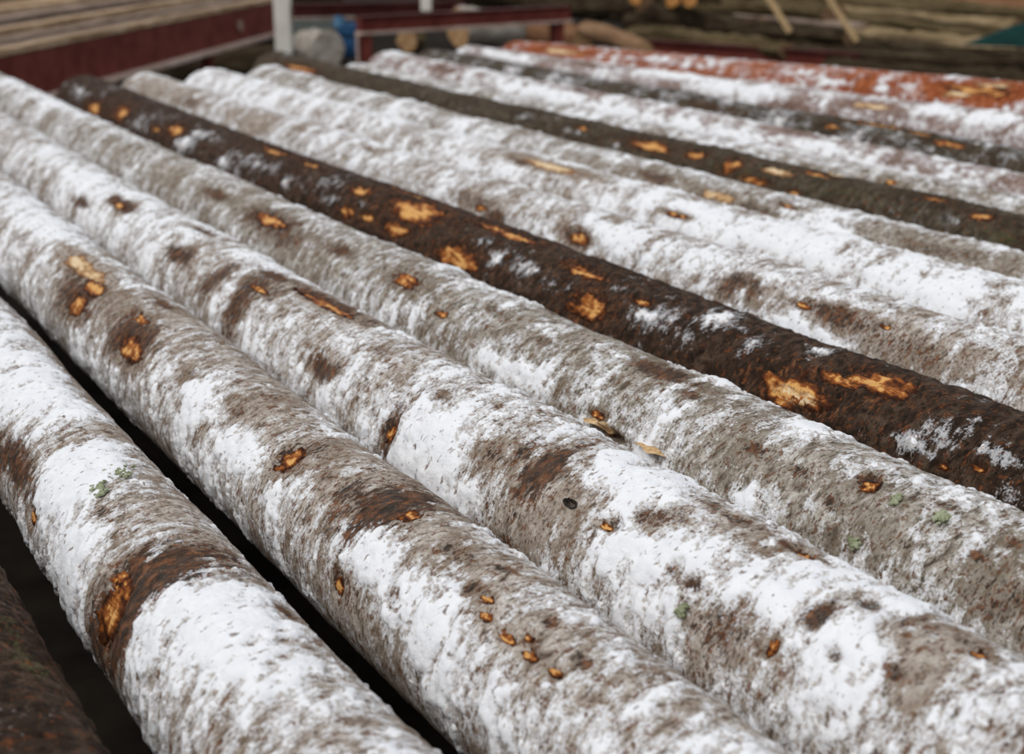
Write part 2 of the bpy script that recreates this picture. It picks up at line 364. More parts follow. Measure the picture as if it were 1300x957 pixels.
# marks on each trunk: kind, distance along the log, angle round it, half length, half width (m), strength
MARKS = {
 0: [('moss',1.459,0.976,0.0525,0.0182,0.6), ('moss',1.562,1.004,0.039,0.0141,0.5)],
 1: [('stain',1.595,2.115,0.0521,0.1204,1.3), ('stain',1.65,2.956,0.0363,0.0636,1), ('scar',1.634,2.685,0.0324,0.0418,1), ('stain',2.198,2.631,0.1312,0.0311,1), ('scar',2.025,2.848,0.017,0.012,1), ('moss',1.924,1.546,0.024,0.0157,1), ('moss',1.892,1.899,0.0209,0.0128,0.7), ('bare',2.127,1.844,0.0636,0.0701,1), ('bare',2.135,1.492,0.057,0.0607,0.7), ('bare',1.775,1.736,0.0945,0.0465,0.7), ('stain',1.83,2.034,0.0198,0.0103,0.7), ('stain',1.603,0.976,0.0236,0.0091,1), ('stain',1.446,0.949,0.0237,0.011,1), ('bare',1.924,1.166,0.1049,0.0241,0.6), ('snow',1.986,2.17,0.1692,0.0495,1), ('snow',2.018,1.546,0.0869,0.0232,1), ('snow',1.462,2.088,0.1408,0.0608,1), ('snow',1.814,2.604,0.0958,0.0425,0.8), ('snow',2.44,1.654,0.2393,0.0526,0.7), ('bare',1.72,1.329,0.1335,0.0218,0.6), ('bare',2.66,0.651,0.3021,0.022,0.7), ('stain',2.534,1.736,0.0256,0.035,0.7), ('stain',1.665,2.007,0.0193,0.048,0.6), ('scar',1.65,2.332,0.0188,0.0153,1)],
 2: [('pale',3.161,1.871,0.139,0.0226,1), ('stain',1.368,1.492,0.0151,0.01,0.7), ('stain',1.219,1.709,0.0131,0.0078,0.8), ('stain',1.352,1.953,0.012,0.0077,0.7), ('stain',1.383,2.224,0.0123,0.0075,0.6), ('stain',1.133,1.844,0.0144,0.0081,0.7), ('stain',1.454,2.577,0.0147,0.0117,0.7), ('stain',2.119,1.573,0.0339,0.0123,0.5), ('stain',2.112,2.061,0.0283,0.0179,0.6), ('stain',1.783,1.98,0.0196,0.0137,0.6), ('stain',2.354,2.088,0.0335,0.0138,0.5), ('stain',3.051,2.332,0.1214,0.0439,1), ('scar',3.02,2.495,0.0496,0.0236,1), ('scar',3.02,2.034,0.0695,0.02,1), ('stain',2.668,2.251,0.1227,0.0454,1), ('scar',2.621,2.441,0.0635,0.024,1), ('scar',2.707,1.926,0.0418,0.0123,1), ('stain',2.777,1.356,0.0513,0.0132,1), ('stain',3.278,0.868,0.0538,0.0115,1), ('stain',1.626,1.79,0.0459,0.0736,1.4), ('stain',1.634,2.034,0.027,0.0429,1.1), ('scar',1.571,1.709,0.0146,0.0156,1), ('scar',1.321,1.926,0.0116,0.0057,1), ('scar',1.297,2.088,0.0128,0.0055,1), ('scar',1.242,2.115,0.0161,0.0062,1), ('scar',1.219,1.98,0.0105,0.0054,1), ('scar',1.195,2.115,0.0141,0.0061,1), ('scar',1.148,2.088,0.0134,0.0051,1), ('scar',1.595,2.929,0.0129,0.0132,1), ('scar',1.884,2.115,0.0189,0.0258,1), ('stain',1.877,2.007,0.0329,0.0354,0.8), ('stain',1.697,1.98,0.0244,0.0332,0.7), ('bare',1.454,1.709,0.0658,0.048,1), ('bare',1.328,1.682,0.0877,0.0513,1), ('bare',1.235,1.98,0.0666,0.0546,0.8), ('bare',1.563,2.956,0.0895,0.0329,0.9), ('stain',1.587,2.875,0.055,0.0217,0.5), ('snow',1.524,2.414,0.1051,0.04,1), ('snow',1.383,2.522,0.092,0.0377,1), ('snow',1.258,2.604,0.0811,0.0446,1), ('bare',1.994,1.627,0.2814,0.052,0.7), ('bare',2.48,1.329,0.2846,0.0388,0.4), ('snow',2.018,2.468,0.1055,0.0306,1), ('snow',2.174,2.278,0.1778,0.0258,0.8), ('snow',2.433,2.468,0.211,0.0424,0.5), ('snow',2.104,3.065,0.1102,0.0272,0.6), ('snow',3.592,1.736,0.3946,0.0481,0.7), ('bare',1.963,3.092,0.1475,0.0391,0.6), ('bare',1.54,1.627,0.0711,0.0281,0.5), ('stain',1.438,1.709,0.0324,0.0149,0.5), ('stain',3.631,2.197,0.0805,0.0272,0.5), ('snow',1.203,1.437,0.0772,0.0214,0.5)],
 3: [('scar',2.516,1.492,0.1239,0.0185,1), ('stain',1.2,2.332,0.0115,0.0075,0.8), ('stain',1.006,1.654,0.0147,0.0086,0.8), ('stain',1.246,2.332,0.0108,0.0096,0.7), ('stain',1.378,2.224,0.0152,0.0093,0.7), ('stain',0.906,2.115,0.0113,0.0076,0.8), ('stain',0.975,2.224,0.0101,0.0068,0.8), ('stain',1.618,1.817,0.0185,0.0099,0.6), ('stain',1.905,2.007,0.0324,0.0104,0.5), ('stain',2.175,1.844,0.0335,0.0117,0.5), ('stain',1.572,3.038,0.0178,0.0141,0.7), ('stain',2.539,1.41,0.1599,0.0274,1), ('stain',3.786,1.953,0.1105,0.0212,1), ('scar',3.794,2.007,0.0486,0.0106,1), ('stain',4.041,2.441,0.0748,0.0178,1), ('stain',3.182,2.224,0.0713,0.0257,1), ('stain',3.275,1.437,0.0621,0.0158,1), ('stain',2.926,2.224,0.0355,0.0688,0.8), ('stain',2.741,2.36,0.0404,0.0815,1), ('stain',2.733,1.926,0.0878,0.0401,0.7), ('scar',2.725,1.98,0.0478,0.0083,1), ('stain',2.779,1.573,0.0726,0.0176,1), ('stain',2.284,2.495,0.0545,0.0199,1), ('stain',1.966,2.712,0.0218,0.0515,1), ('scar',1.966,2.739,0.0121,0.0181,1), ('bare',1.517,2.522,0.0774,0.0514,1.3), ('bare',1.579,2.794,0.0542,0.0337,0.9), ('knot',1.471,2.305,0.0116,0.0053,1), ('stain',1.572,2.088,0.0324,0.0627,1), ('stain',1.634,2.034,0.0225,0.0472,0.7), ('snow',1.866,2.414,0.158,0.0517,1), ('snow',1.866,2.902,0.1344,0.0382,1), ('snow',1.471,1.682,0.1313,0.0554,1), ('snow',1.711,2.685,0.1198,0.0351,0.8), ('snow',1.332,2.332,0.0875,0.0497,0.8), ('bare',1.703,2.305,0.0597,0.0326,1), ('stain',1.688,2.278,0.0275,0.0162,0.5), ('bare',1.332,2.061,0.0291,0.0208,0.8), ('stain',1.339,2.007,0.0205,0.017,0.7), ('bare',1.115,2.549,0.0469,0.0488,1), ('stain',1.123,2.522,0.0355,0.0356,0.6), ('stain',1.03,2.007,0.0129,0.0204,1), ('scar',1.053,2.441,0.0077,0.012,1), ('bare',0.914,1.736,0.0426,0.0347,1), ('stain',0.945,1.573,0.0255,0.022,0.5), ('scar',1.146,1.356,0.0157,0.0077,1), ('stain',1.154,1.383,0.0291,0.0115,1), ('scar',0.867,1.519,0.009,0.0078,1), ('stain',0.883,1.465,0.0183,0.0115,0.6), ('bare',1.262,1.492,0.0542,0.0187,0.8), ('stain',1.277,1.437,0.0412,0.0128,0.7), ('moss',1.192,2.577,0.0063,0.0055,1), ('moss',1.517,2.441,0.0344,0.0161,0.3), ('snow',1.107,2.17,0.07,0.0367,1), ('snow',0.96,2.17,0.0598,0.0341,1), ('snow',1.239,2.088,0.0934,0.0298,0.7), ('stain',1.316,1.817,0.0201,0.0156,0.5), ('scar',1.394,2.305,0.0124,0.0051,1), ('bare',2.191,1.926,0.2543,0.0433,0.3), ('snow',1.448,3.255,0.0637,0.0359,0.6), ('snow',4.126,1.844,0.4578,0.0454,0.6), ('snow',2.911,1.41,0.2554,0.0369,0.5), ('bare',2.067,2.034,0.1301,0.0342,0.5), ('bare',2.222,2.17,0.087,0.0282,0.5)],
 4: [('scar',1.263,1.926,0.0146,0.012,1), ('stain',1.363,2.143,0.0202,0.0092,0.8), ('stain',1.147,2.332,0.0143,0.0081,0.8), ('stain',1.28,2.305,0.0135,0.0075,0.7), ('stain',1.147,1.79,0.0142,0.0074,0.7), ('stain',1.463,2.115,0.0188,0.0096,0.8), ('stain',1.662,1.817,0.0296,0.0113,0.7), ('stain',1.055,2.143,0.0131,0.0081,0.8), ('stain',1.03,1.871,0.0106,0.0113,0.8), ('stain',2.07,2.007,0.0293,0.009,0.6), ('stain',2.261,1.899,0.0385,0.0114,0.6), ('stain',1.263,1.926,0.0212,0.0167,1), ('moss',1.205,1.98,0.0063,0.0069,1), ('moss',1.13,1.98,0.0117,0.0089,1), ('moss',1.213,2.549,0.0089,0.0061,1), ('stain',1.787,1.6,0.0847,0.0219,1), ('bare',1.779,1.627,0.1204,0.0388,1), ('flake',1.787,2.658,0.0409,0.0102,1), ('flake',1.638,2.631,0.0475,0.0072,1), ('hole',1.762,2.712,0.0321,0.0076,1), ('scar',1.812,2.577,0.0167,0.0077,1), ('scar',2.611,2.061,0.0509,0.0172,1), ('stain',2.603,2.088,0.0743,0.0274,0.7), ('scar',2.403,2.305,0.0242,0.0095,1), ('stain',2.944,2.061,0.048,0.0168,1), ('stain',3.8,2.088,0.0869,0.0156,1), ('scar',3.393,2.088,0.1076,0.0205,1), ('stain',3.368,2.115,0.1548,0.0326,1), ('stain',3.226,2.305,0.0999,0.0273,0.7), ('stain',2.993,2.088,0.0657,0.0188,0.6), ('snow',2.087,2.549,0.1241,0.0198,1), ('snow',1.895,1.654,0.0479,0.0111,1), ('snow',1.405,2.549,0.039,0.022,1), ('snow',1.421,2.685,0.0456,0.0178,1), ('snow',1.721,1.248,0.0762,0.0239,0.7), ('snow',1.613,2.088,0.0715,0.0384,0.5), ('bare',1.455,2.305,0.0937,0.046,0.8), ('bare',1.222,2.305,0.0767,0.0418,0.7), ('bare',1.43,1.871,0.0761,0.0516,0.6), ('snow',1.479,1.465,0.063,0.0216,0.7), ('snow',1.313,1.817,0.0552,0.0204,0.6), ('snow',1.113,1.573,0.069,0.0191,0.7), ('snow',1.072,2.088,0.0333,0.0209,0.6), ('bare',1.014,2.332,0.0419,0.0379,0.8), ('stain',0.989,2.414,0.0409,0.0277,0.5), ('stain',1.305,2.794,0.0413,0.0214,0.4), ('bare',2.395,2.332,0.1803,0.0629,0.4), ('bare',3.102,2.441,0.2181,0.0471,0.5), ('bare',4.1,2.115,0.3951,0.0472,0.6), ('bare',4.69,2.061,0.3377,0.0367,0.5), ('snow',6.138,1.573,0.6979,0.0452,0.8), ('snow',2.586,2.441,0.1683,0.0264,0.4), ('moss',1.904,2.522,0.0667,0.0266,0.2), ('moss',1.288,2.495,0.0543,0.0315,0.25), ('snow',1.962,2.441,0.0926,0.0273,0.5)],
 5: [('snow',6.175,2.387,0.2044,0.0303,0.7), ('snow',5.375,2.495,0.1325,0.027,0.75), ('snow',5.217,2.088,0.1249,0.0237,0.7), ('snow',4.288,2.251,0.1263,0.0253,0.75), ('snow',3.856,2.36,0.1066,0.0209,0.75), ('snow',3.438,2.224,0.0829,0.0216,0.75), ('snow',6.47,2.278,0.1944,0.0246,0.75), ('snow',3.611,2.36,0.0676,0.0177,0.7), ('snow',2.286,1.98,0.0535,0.0174,0.75), ('snow',2.35,2.658,0.0392,0.0161,0.7), ('snow',2.927,1.953,0.0517,0.0162,0.75), ('snow',1.58,2.414,0.0299,0.0128,0.7), ('snow',1.731,1.627,0.0371,0.0104,0.7), ('snow',2.019,2.251,0.0366,0.0152,0.7), ('snow',1.515,2.522,0.0222,0.0099,0.75), ('stain',1.688,2.36,0.1145,0.0559,0.75), ('scar',1.688,2.36,0.0764,0.0349,1), ('pale',1.681,2.441,0.0579,0.0199,1), ('stain',1.551,1.844,0.102,0.0436,0.75), ('scar',1.551,1.844,0.068,0.0273,1), ('stain',1.623,2.007,0.0779,0.0208,0.75), ('scar',1.623,2.007,0.0519,0.013,1), ('snow',1.594,2.034,0.0335,0.0142,1), ('stain',2.862,2.522,0.1355,0.0445,0.75), ('scar',2.862,2.522,0.0903,0.0278,1), ('stain',2.307,2.414,0.0859,0.0517,0.75), ('scar',2.307,2.414,0.0572,0.0323,1), ('stain',3.186,1.953,0.2006,0.0683,0.75), ('scar',3.186,1.953,0.1338,0.0427,1), ('stain',3.2,2.468,0.1008,0.029,0.75), ('scar',3.2,2.468,0.0672,0.0181,1), ('stain',3.366,1.437,0.1701,0.0228,0.75), ('scar',3.366,1.437,0.1134,0.0142,1), ('stain',2.819,1.6,0.1977,0.0272,0.75), ('scar',2.819,1.6,0.1318,0.017,1), ('stain',3.51,1.98,0.078,0.0325,0.75), ('scar',3.51,1.98,0.052,0.0203,1), ('stain',3.366,2.468,0.047,0.0201,0.75), ('scar',3.366,2.468,0.0314,0.0125,1), ('stain',2.422,1.871,0.1107,0.0237,0.75), ('scar',2.422,1.871,0.0738,0.0148,1), ('stain',2.185,2.007,0.0378,0.0135,0.75), ('scar',2.185,2.007,0.0252,0.0084,1), ('stain',4.216,1.654,0.154,0.0252,0.75), ('scar',4.216,1.654,0.1026,0.0157,1), ('stain',3.935,1.682,0.081,0.0201,0.75), ('scar',3.935,1.682,0.054,0.0126,1), ('stain',3.481,2.522,0.0566,0.0274,0.75), ('scar',3.481,2.522,0.0377,0.0171,1), ('stain',6.031,2.577,0.1473,0.0422,0.75), ('scar',6.031,2.577,0.0982,0.0264,1), ('stain',5.664,2.36,0.1152,0.0602,0.75), ('scar',5.664,2.36,0.0768,0.0377,1), ('stain',5.008,2.224,0.1045,0.0411,0.75), ('scar',5.008,2.224,0.0697,0.0257,1), ('stain',5.181,2.414,0.0555,0.0187,0.75), ('scar',5.181,2.414,0.037,0.0117,1), ('stain',4.23,1.627,0.0819,0.0211,0.75), ('scar',4.23,1.627,0.0546,0.0132,1), ('snow',2.739,2.36,0.0475,0.0328,1), ('snow',2.588,2.224,0.05,0.0214,1), ('snow',3.035,2.251,0.0549,0.0317,0.7), ('snow',3.316,2.143,0.061,0.0298,0.6), ('snow',2.113,2.115,0.0677,0.0258,1), ('snow',1.983,1.79,0.0791,0.0309,0.9), ('snow',1.853,2.061,0.0284,0.0334,1), ('snow',1.774,2.061,0.0231,0.0119,1), ('snow',1.428,2.414,0.0446,0.0146,1), ('snow',1.364,2.17,0.0395,0.0277,0.9), ('snow',1.263,2.197,0.0521,0.0108,1), ('snow',1.349,1.899,0.0279,0.0126,0.8), ('snow',3.654,2.061,0.127,0.0322,0.7), ('snow',4.021,2.278,0.1028,0.0241,0.7), ('snow',4.886,2.414,0.0839,0.025,1), ('snow',4.396,2.522,0.0798,0.0229,1), ('snow',4.734,2.034,0.1223,0.0221,0.7), ('snow',5.383,2.305,0.1324,0.0241,0.6), ('snow',2.069,1.709,0.0561,0.018,0.6), ('snow',2.487,2.36,0.0593,0.0205,0.6), ('stain',1.292,2.414,0.02,0.0092,0.75), ('scar',1.292,2.414,0.0133,0.0058,1), ('stain',1.342,2.549,0.0125,0.0074,0.75), ('scar',1.342,2.549,0.0083,0.0046,1), ('moss',2.574,1.926,0.0926,0.0283,0.4), ('moss',4.201,2.658,0.1229,0.0295,0.4), ('snow',2.891,2.115,0.0656,0.0195,0.5), ('snow',1.371,2.468,0.0341,0.0094,0.6)],
 6: [('bare',2.218,2.197,0.0691,0.0383,1), ('stain',2.218,2.224,0.0593,0.0312,0.8), ('bare',1.921,2.197,0.0818,0.029,1.2), ('stain',1.921,2.197,0.0655,0.0225,0.9), ('scar',1.812,2.115,0.0134,0.0064,1), ('bare',1.718,2.278,0.1441,0.0416,0.9), ('stain',1.732,2.305,0.091,0.0296,0.5), ('bare',1.573,2.061,0.0808,0.0383,0.9), ('scar',2.819,2.36,0.04,0.0157,1), ('stain',2.819,2.36,0.0667,0.0274,0.8), ('bare',2.971,2.143,0.0785,0.021,1), ('stain',3.196,2.522,0.0475,0.0209,1), ('scar',3.29,2.414,0.0365,0.0108,1), ('stain',3.341,2.332,0.0994,0.022,0.6), ('hole',4.123,1.817,0.0333,0.0108,1), ('scar',4.232,1.248,0.0453,0.0115,1), ('bare',5.029,2.224,0.1709,0.0387,1), ('bare',6.318,2.197,0.3973,0.0462,1), ('stain',5.797,2.224,0.1436,0.0266,0.6), ('scar',2.022,2.197,0.022,0.0066,1), ('stain',2.022,2.197,0.0529,0.0166,0.6), ('snow',2.696,2.143,0.1565,0.0396,1), ('snow',2.355,2.007,0.1593,0.0342,1), ('snow',1.972,2.577,0.1271,0.0152,1), ('snow',1.544,2.577,0.0318,0.0106,0.9), ('bare',1.892,1.6,0.1196,0.0161,0.5)],
 7: [('pale',3.516,1.817,0.1495,0.0211,1), ('stain',3.667,1.953,0.044,0.0131,1), ('scar',2.853,2.197,0.045,0.0086,1), ('stain',1.881,2.278,0.0234,0.0133,0.7), ('bare',2.349,2.577,0.0768,0.0143,0.4), ('snow',2.421,2.17,0.2353,0.0314,1), ('snow',1.939,2.197,0.1209,0.0312,1), ('snow',2.81,2.007,0.1885,0.0312,1), ('bare',1.817,2.17,0.0412,0.017,0.7), ('bare',3.94,2.034,0.1464,0.0215,0.4), ('stain',3.156,2.034,0.0513,0.0142,0.5)],
 8: [('pale',3.063,2.197,0.0678,0.0188,1), ('stain',2.89,2.332,0.0757,0.0198,0.7), ('bare',2.869,2.36,0.125,0.0305,0.8), ('bare',2.285,2.034,0.1894,0.0384,1), ('stain',2.278,2.088,0.1416,0.025,0.5), ('scar',2.79,1.98,0.0301,0.0072,1), ('stain',3.359,2.115,0.0751,0.0228,0.8), ('bare',3.438,2.17,0.1549,0.0354,0.8), ('bare',3.74,2.115,0.1298,0.0323,0.5), ('snow',2.314,2.278,0.0193,0.0138,1), ('snow',4.72,2.061,0.3634,0.0377,0.6), ('snow',3.618,1.844,0.0741,0.0225,1), ('bare',2.091,2.143,0.1073,0.0275,0.7), ('snow',2.602,2.305,0.1664,0.0167,0.6), ('moss',2.127,2.224,0.0438,0.0192,0.4)],
 9: [('stain',3.802,2.034,0.1796,0.0371,0.75), ('scar',3.802,2.034,0.1198,0.0232,1), ('stain',3.556,2.034,0.0646,0.0313,0.75), ('scar',3.556,2.034,0.0431,0.0196,1), ('stain',3.365,2.115,0.0548,0.0509,0.75), ('scar',3.365,2.115,0.0365,0.0318,1), ('stain',3.222,2.36,0.0728,0.0195,0.75), ('scar',3.222,2.36,0.0485,0.0122,1), ('pale',3.174,1.98,0.0757,0.0161,1), ('pale',3.007,1.329,0.0479,0.0189,1), ('stain',2.586,1.709,0.0563,0.0219,0.75), ('scar',2.586,1.709,0.0376,0.0137,1), ('stain',2.403,1.899,0.0556,0.0315,0.75), ('scar',2.403,1.899,0.0371,0.0197,1), ('stain',3.047,2.441,0.0345,0.0148,0.75), ('scar',3.047,2.441,0.023,0.0093,1), ('stain',3.039,1.682,0.0974,0.0187,0.75), ('scar',3.039,1.682,0.0649,0.0117,1), ('snow',3.937,2.251,0.045,0.0197,1), ('snow',4.589,2.061,0.0502,0.0193,1), ('snow',4.208,2.17,0.0611,0.0179,1), ('snow',2.458,2.224,0.0356,0.0174,0.8), ('stain',6.8,2.278,0.2835,0.0392,0.75), ('scar',6.8,2.278,0.189,0.0245,1), ('moss',2.904,2.143,0.1853,0.0341,0.5), ('moss',3.341,2.224,0.145,0.0308,0.5), ('moss',2.299,2.332,0.0707,0.0203,0.6), ('stain',4.208,2.007,0.0457,0.0148,0.75), ('scar',4.208,2.007,0.0305,0.0093,1)],
 10: [('snow',5.448,2.414,0.4176,0.0211,1), ('snow',3.866,2.522,0.2135,0.0192,0.9), ('snow',3.568,2.251,0.0767,0.0165,1), ('bare',4.172,2.36,0.2921,0.0237,0.6), ('bare',3.068,2.251,0.2265,0.0254,0.5), ('scar',2.986,2.115,0.025,0.0105,1), ('bare',2.62,2.224,0.1079,0.0236,0.3)],
 11: [('snow',5.392,2.197,0.3923,0.0259,1), ('snow',4.764,2.36,0.328,0.0232,1), ('snow',4.15,2.36,0.28,0.0243,1), ('snow',3.583,2.143,0.1484,0.0266,0.8), ('stain',5.109,1.709,0.053,0.0238,1), ('stain',6.351,2.034,0.1705,0.0296,0.5), ('bare',3.805,1.682,0.1612,0.0283,0.7), ('stain',3.767,1.682,0.0955,0.0211,0.6), ('stain',3.184,2.224,0.1327,0.0217,0.4), ('snow',3.238,2.332,0.1646,0.0212,0.8)],
 12: [('scar',3.303,1.98,0.0797,0.0158,1), ('scar',3.687,1.6,0.1524,0.0132,1), ('scar',3.826,2.115,0.0361,0.0128,1), ('scar',3.456,1.682,0.0489,0.0145,1), ('stain',4.534,2.197,0.1997,0.0206,0.5)],
 13: [('pale',3.968,2.088,0.0988,0.0172,1), ('snow',5.195,1.871,0.3435,0.0251,1), ('snow',4.719,2.115,0.2007,0.0297,1), ('snow',3.687,2.007,0.1882,0.0274,1), ('snow',3.398,1.98,0.1042,0.0302,1), ('stain',5.914,1.844,0.2161,0.0225,0.6), ('stain',4.375,2.495,0.1832,0.0194,0.5), ('snow',6.727,2.115,0.1725,0.0229,1)],
 14: [('scar',3.769,2.143,0.1504,0.0309,1), ('pale',3.839,2.305,0.0771,0.0163,1), ('pale',3.722,1.926,0.0811,0.015,1), ('pale',6.591,2.17,0.1897,0.0184,1), ('snow',5.969,2.143,0.2782,0.0174,1), ('snow',5.433,2.224,0.0829,0.0161,1), ('snow',4.492,2.332,0.0638,0.0141,1), ('snow',4.212,2.387,0.0425,0.0134,1), ('snow',4.119,2.197,0.0329,0.014,1), ('snow',4.756,2.143,0.0487,0.0154,1)],
}

# ------------------------------------------------------------------ ground and the rails under the logs
GZ = -0.85
bm = bmesh.new()
N = 40
gv = [[bm.verts.new((-22 + 44 * i / N, -4 + 48 * j / N, GZ + 0.03 * math.sin(i * 1.7) * math.cos(j * 2.3))) for j in range(N + 1)] for i in range(N + 1)]
for i in range(N):
    for j in range(N):
        bm.faces.new((gv[i][j], gv[i + 1][j], gv[i + 1][j + 1], gv[i][j + 1]))
g = bm_obj('ground', bm, M['mud'], smooth=True)
g['kind'] = 'structure'

DIR = np.array([-0.51395884, 0.85781484])      # along the logs, away from the camera
NRM = np.array([0.85781484, 0.51395884])       # across the row, away from the camera

def box_bm(bm, c, ax, ay, az, sx, sy, sz):
    """box centred on c with unit axes and full sizes"""
    vs = []
    for i in (-.5, .5):
        for j in (-.5, .5):
            for k in (-.5, .5):
                vs.append(bm.verts.new(Vector(c) + Vector(ax) * (i * sx) + Vector(ay) * (j * sy) + Vector(az) * (k * sz)))
    for f in ((0, 1, 3, 2), (4, 6, 7, 5), (0, 4, 5, 1), (2, 3, 7, 6), (0, 2, 6, 4), (1, 5, 7, 3)):
        bm.faces.new([vs[q] for q in f])

def bevel(bm, w):
    bmesh.ops.bevel(bm, geom=bm.edges[:], offset=w, segments=2, profile=0.6, affect='EDGES')

d3 = Vector((DIR[0], DIR[1], 0)); n3 = Vector((NRM[0], NRM[1], 0)); z3 = Vector((0, 0, 1))
for ti, u in enumerate((1.1, 6.4)):
    bm = bmesh.new()
    c = d3 * u + n3 * 2.35
    box_bm(bm, c + z3 * -0.012, n3, d3, z3, 5.6, 0.16, 0.024)
    box_bm(bm, c + z3 * -0.12, n3, d3, z3, 5.6, 0.02, 0.19)
    box_bm(bm, c + z3 * -0.222, n3, d3, z3, 5.6, 0.16, 0.02)
    for k in range(5):
        p = c + n3 * (-2.6 + 1.3 * k)
        box_bm(bm, p + z3 * ((GZ - 0.232) / 2), n3, d3, z3, 0.12, 0.12, -GZ - 0.20)
    r = bm_obj('trim_%d' % (ti + 1), bm, M['dark_steel'])
    r['kind'] = 'structure'

# ------------------------------------------------------------------ the snowy logs
US = np.linspace(0.4, 8.4, 21)
def axis_at(i, u):
    q, far, cor = LOGS[i]
    t = (u - 0.8) / 6.4
    w = q[0] + (q[1] - q[0]) * t + q[4] * 4 * t * (1 - t) + np.interp(u, US, cor)
    r = q[2] + (q[3] - q[2]) * t
    return w, np.maximum(r, 0.05)

#        bark          snow cover, right-side thinning, dark?, visible from u, res factor
KIND = {
 0: ('dark_bark', -0.75, .2, 1, -0.2, 1.0),
 1: ('grey_bark', 0.20, .40, 0, 0.5, 1.0),
 2: ('grey_bark', 0.06, .32, 0, 0.5, 1.0),
 3: ('grey_bark', 0.13, .32, 0, 0.6, 1.0),
 4: ('frosty_bark', -0.06, .20, 0, 0.9, 1.0),
 5: ('dark_bark', -0.62, .2, 1, 1.2, 1.1),
 6: ('grey_bark', 0.06, .25, 0, 1.4, 1.2),
 7: ('grey_bark', 0.22, .25, 0, 1.5, 1.3),
 8: ('frosty_bark', 0.02, .25, 0, 1.8, 1.4),
 9: ('olive_bark', -0.70, .2, 1, 2.1, 1.5),
 10: ('frosty_bark', 0.05, .2, 0, 2.4, 1.7),
 11: ('pink_bark', 0.04, .2, 0, 2.6, 1.8),
 12: ('olive_bark', -0.22, .1, 1, 2.6, 1.8),
 13: ('pink_bark', 0.02, .1, 0, 2.8, 1.8),
 14: ('pine_bark', -0.22, 0, 0, 3.4, 1.8),
}

def marks(i, kinds, u, v, warp):
    """strongest mark of the given kinds, 1 at its centre, 0 outside; edges broken up by warp"""
    out = np.zeros_like(u)
    r0 = LOGS[i][0][2]
    for (k, mu, mt, a, b, st) in MARKS[i]:
        if k not in kinds: continue
        rr = axis_at(i, mu)[1]
        e = ((u - mu) / a) ** 2 + ((v - mt * rr) / b) ** 2
        m = st * np.clip((np.exp(-e * 0.75) * 1.25 + warp * np.exp(-e * 0.25)), 0, 1) * (e < 7)
        out = np.maximum(out, m)
    return out

def surface(i, u, th):
    """radial offset of the bark and the fields that drive its look"""
    w, r = axis_at(i, u)
    v = th * r
    dark = KIND[i][3]
    s = i * 11 + 1
    # stretched round the trunk, slightly spiral
    uu = u + 0.16 * v
    big = perlin(u * 1.7, v * 2.5, s) * 0.005 + perlin(u * 4.3, v * 6, s + 1) * 0.0035
    mid = fbm(uu * 20, v * 11, 3, s + 2)
    fine = fbm(uu * 75, v * 34, 2, s + 3)
    warp = 0.5 * mid + 0.55 * fine
    if dark:
        flake = np.abs(perlin(u * 26, v * 34, s + 4)) + 0.5 * np.abs(perlin(u * 60, v * 70, s + 5))
        off = big + mid * 0.0018 + (flake - 0.4) * 0.006
    else:
        off = big + mid * 0.0014 + fine * 0.0009
        # wrinkles where the bark folded round old branches
        wr = np.clip(perlin(u * 3.1, v * 3.0, s + 6), 0, 1)
        off = off - wr * np.abs(perlin(uu * 40, v * 6, s + 7)) * 0.004
    cover = 0.30 * perlin(uu * 4.0, v * 3.6, s + 8) + 0.40 * fbm(uu * 12, v * 7, 2, s + 9) + 0.40 * fbm(uu * 42, v * 31, 3, s + 12, 0.62)
    snow = marks(i, ('snow',), u, v, warp * 0.9)
    bare = marks(i, ('bare',), u, v, warp)
    stain = marks(i, ('stain',), u, v, warp)
    moss = marks(i, ('moss',), u, v, warp)
    scar = marks(i, ('scar', 'pale'), u, v, warp * 0.5)
    hole = marks(i, ('hole',), u, v, warp * 0.3)
    knot = marks(i, ('knot',), u, v, warp * 0.1)
    bias = -KIND[i][2] * sstep(1.5, 0.55, th) - 0.5 * sstep(3.3, 4.0, th) - 1.2 * sstep(0.1, -0.4, th)
    S = cover + KIND[i][1] + bias + (0.85 if dark else 0.55) * snow - 0.5 * bare - 0.85 * stain - 1.8 * np.minimum(scar * 2, 1) - 2 * hole - 1.5 * knot
    off = off - 0.006 * sstep(0.15, 0.6, scar) - 0.03 * sstep(.1, .9, hole) + 0.004 * np.sin(np.clip(knot, 0, 1) * np.pi) - 0.007 * sstep(0.4, 1.0, knot) - 0.0025 * sstep(.3, .8, stain)
    return off - 0.003, S, np.clip(stain, 0, 1), np.clip(moss, 0, 1), bare

def place(i, u, th, off):
    w, r = axis_at(i, u)
    zc = LIFT[i] + r
    R = r + off
    P = np.empty(u.shape + (3,))
    a = w + R * np.cos(th)
    P[..., 0] = u * DIR[0] + a * NRM[0]
    P[..., 1] = u * DIR[1] + a * NRM[1]
    P[..., 2] = zc + R * np.sin(th)
    return P

LIFT = {i: 0.0 for i in range(15)}

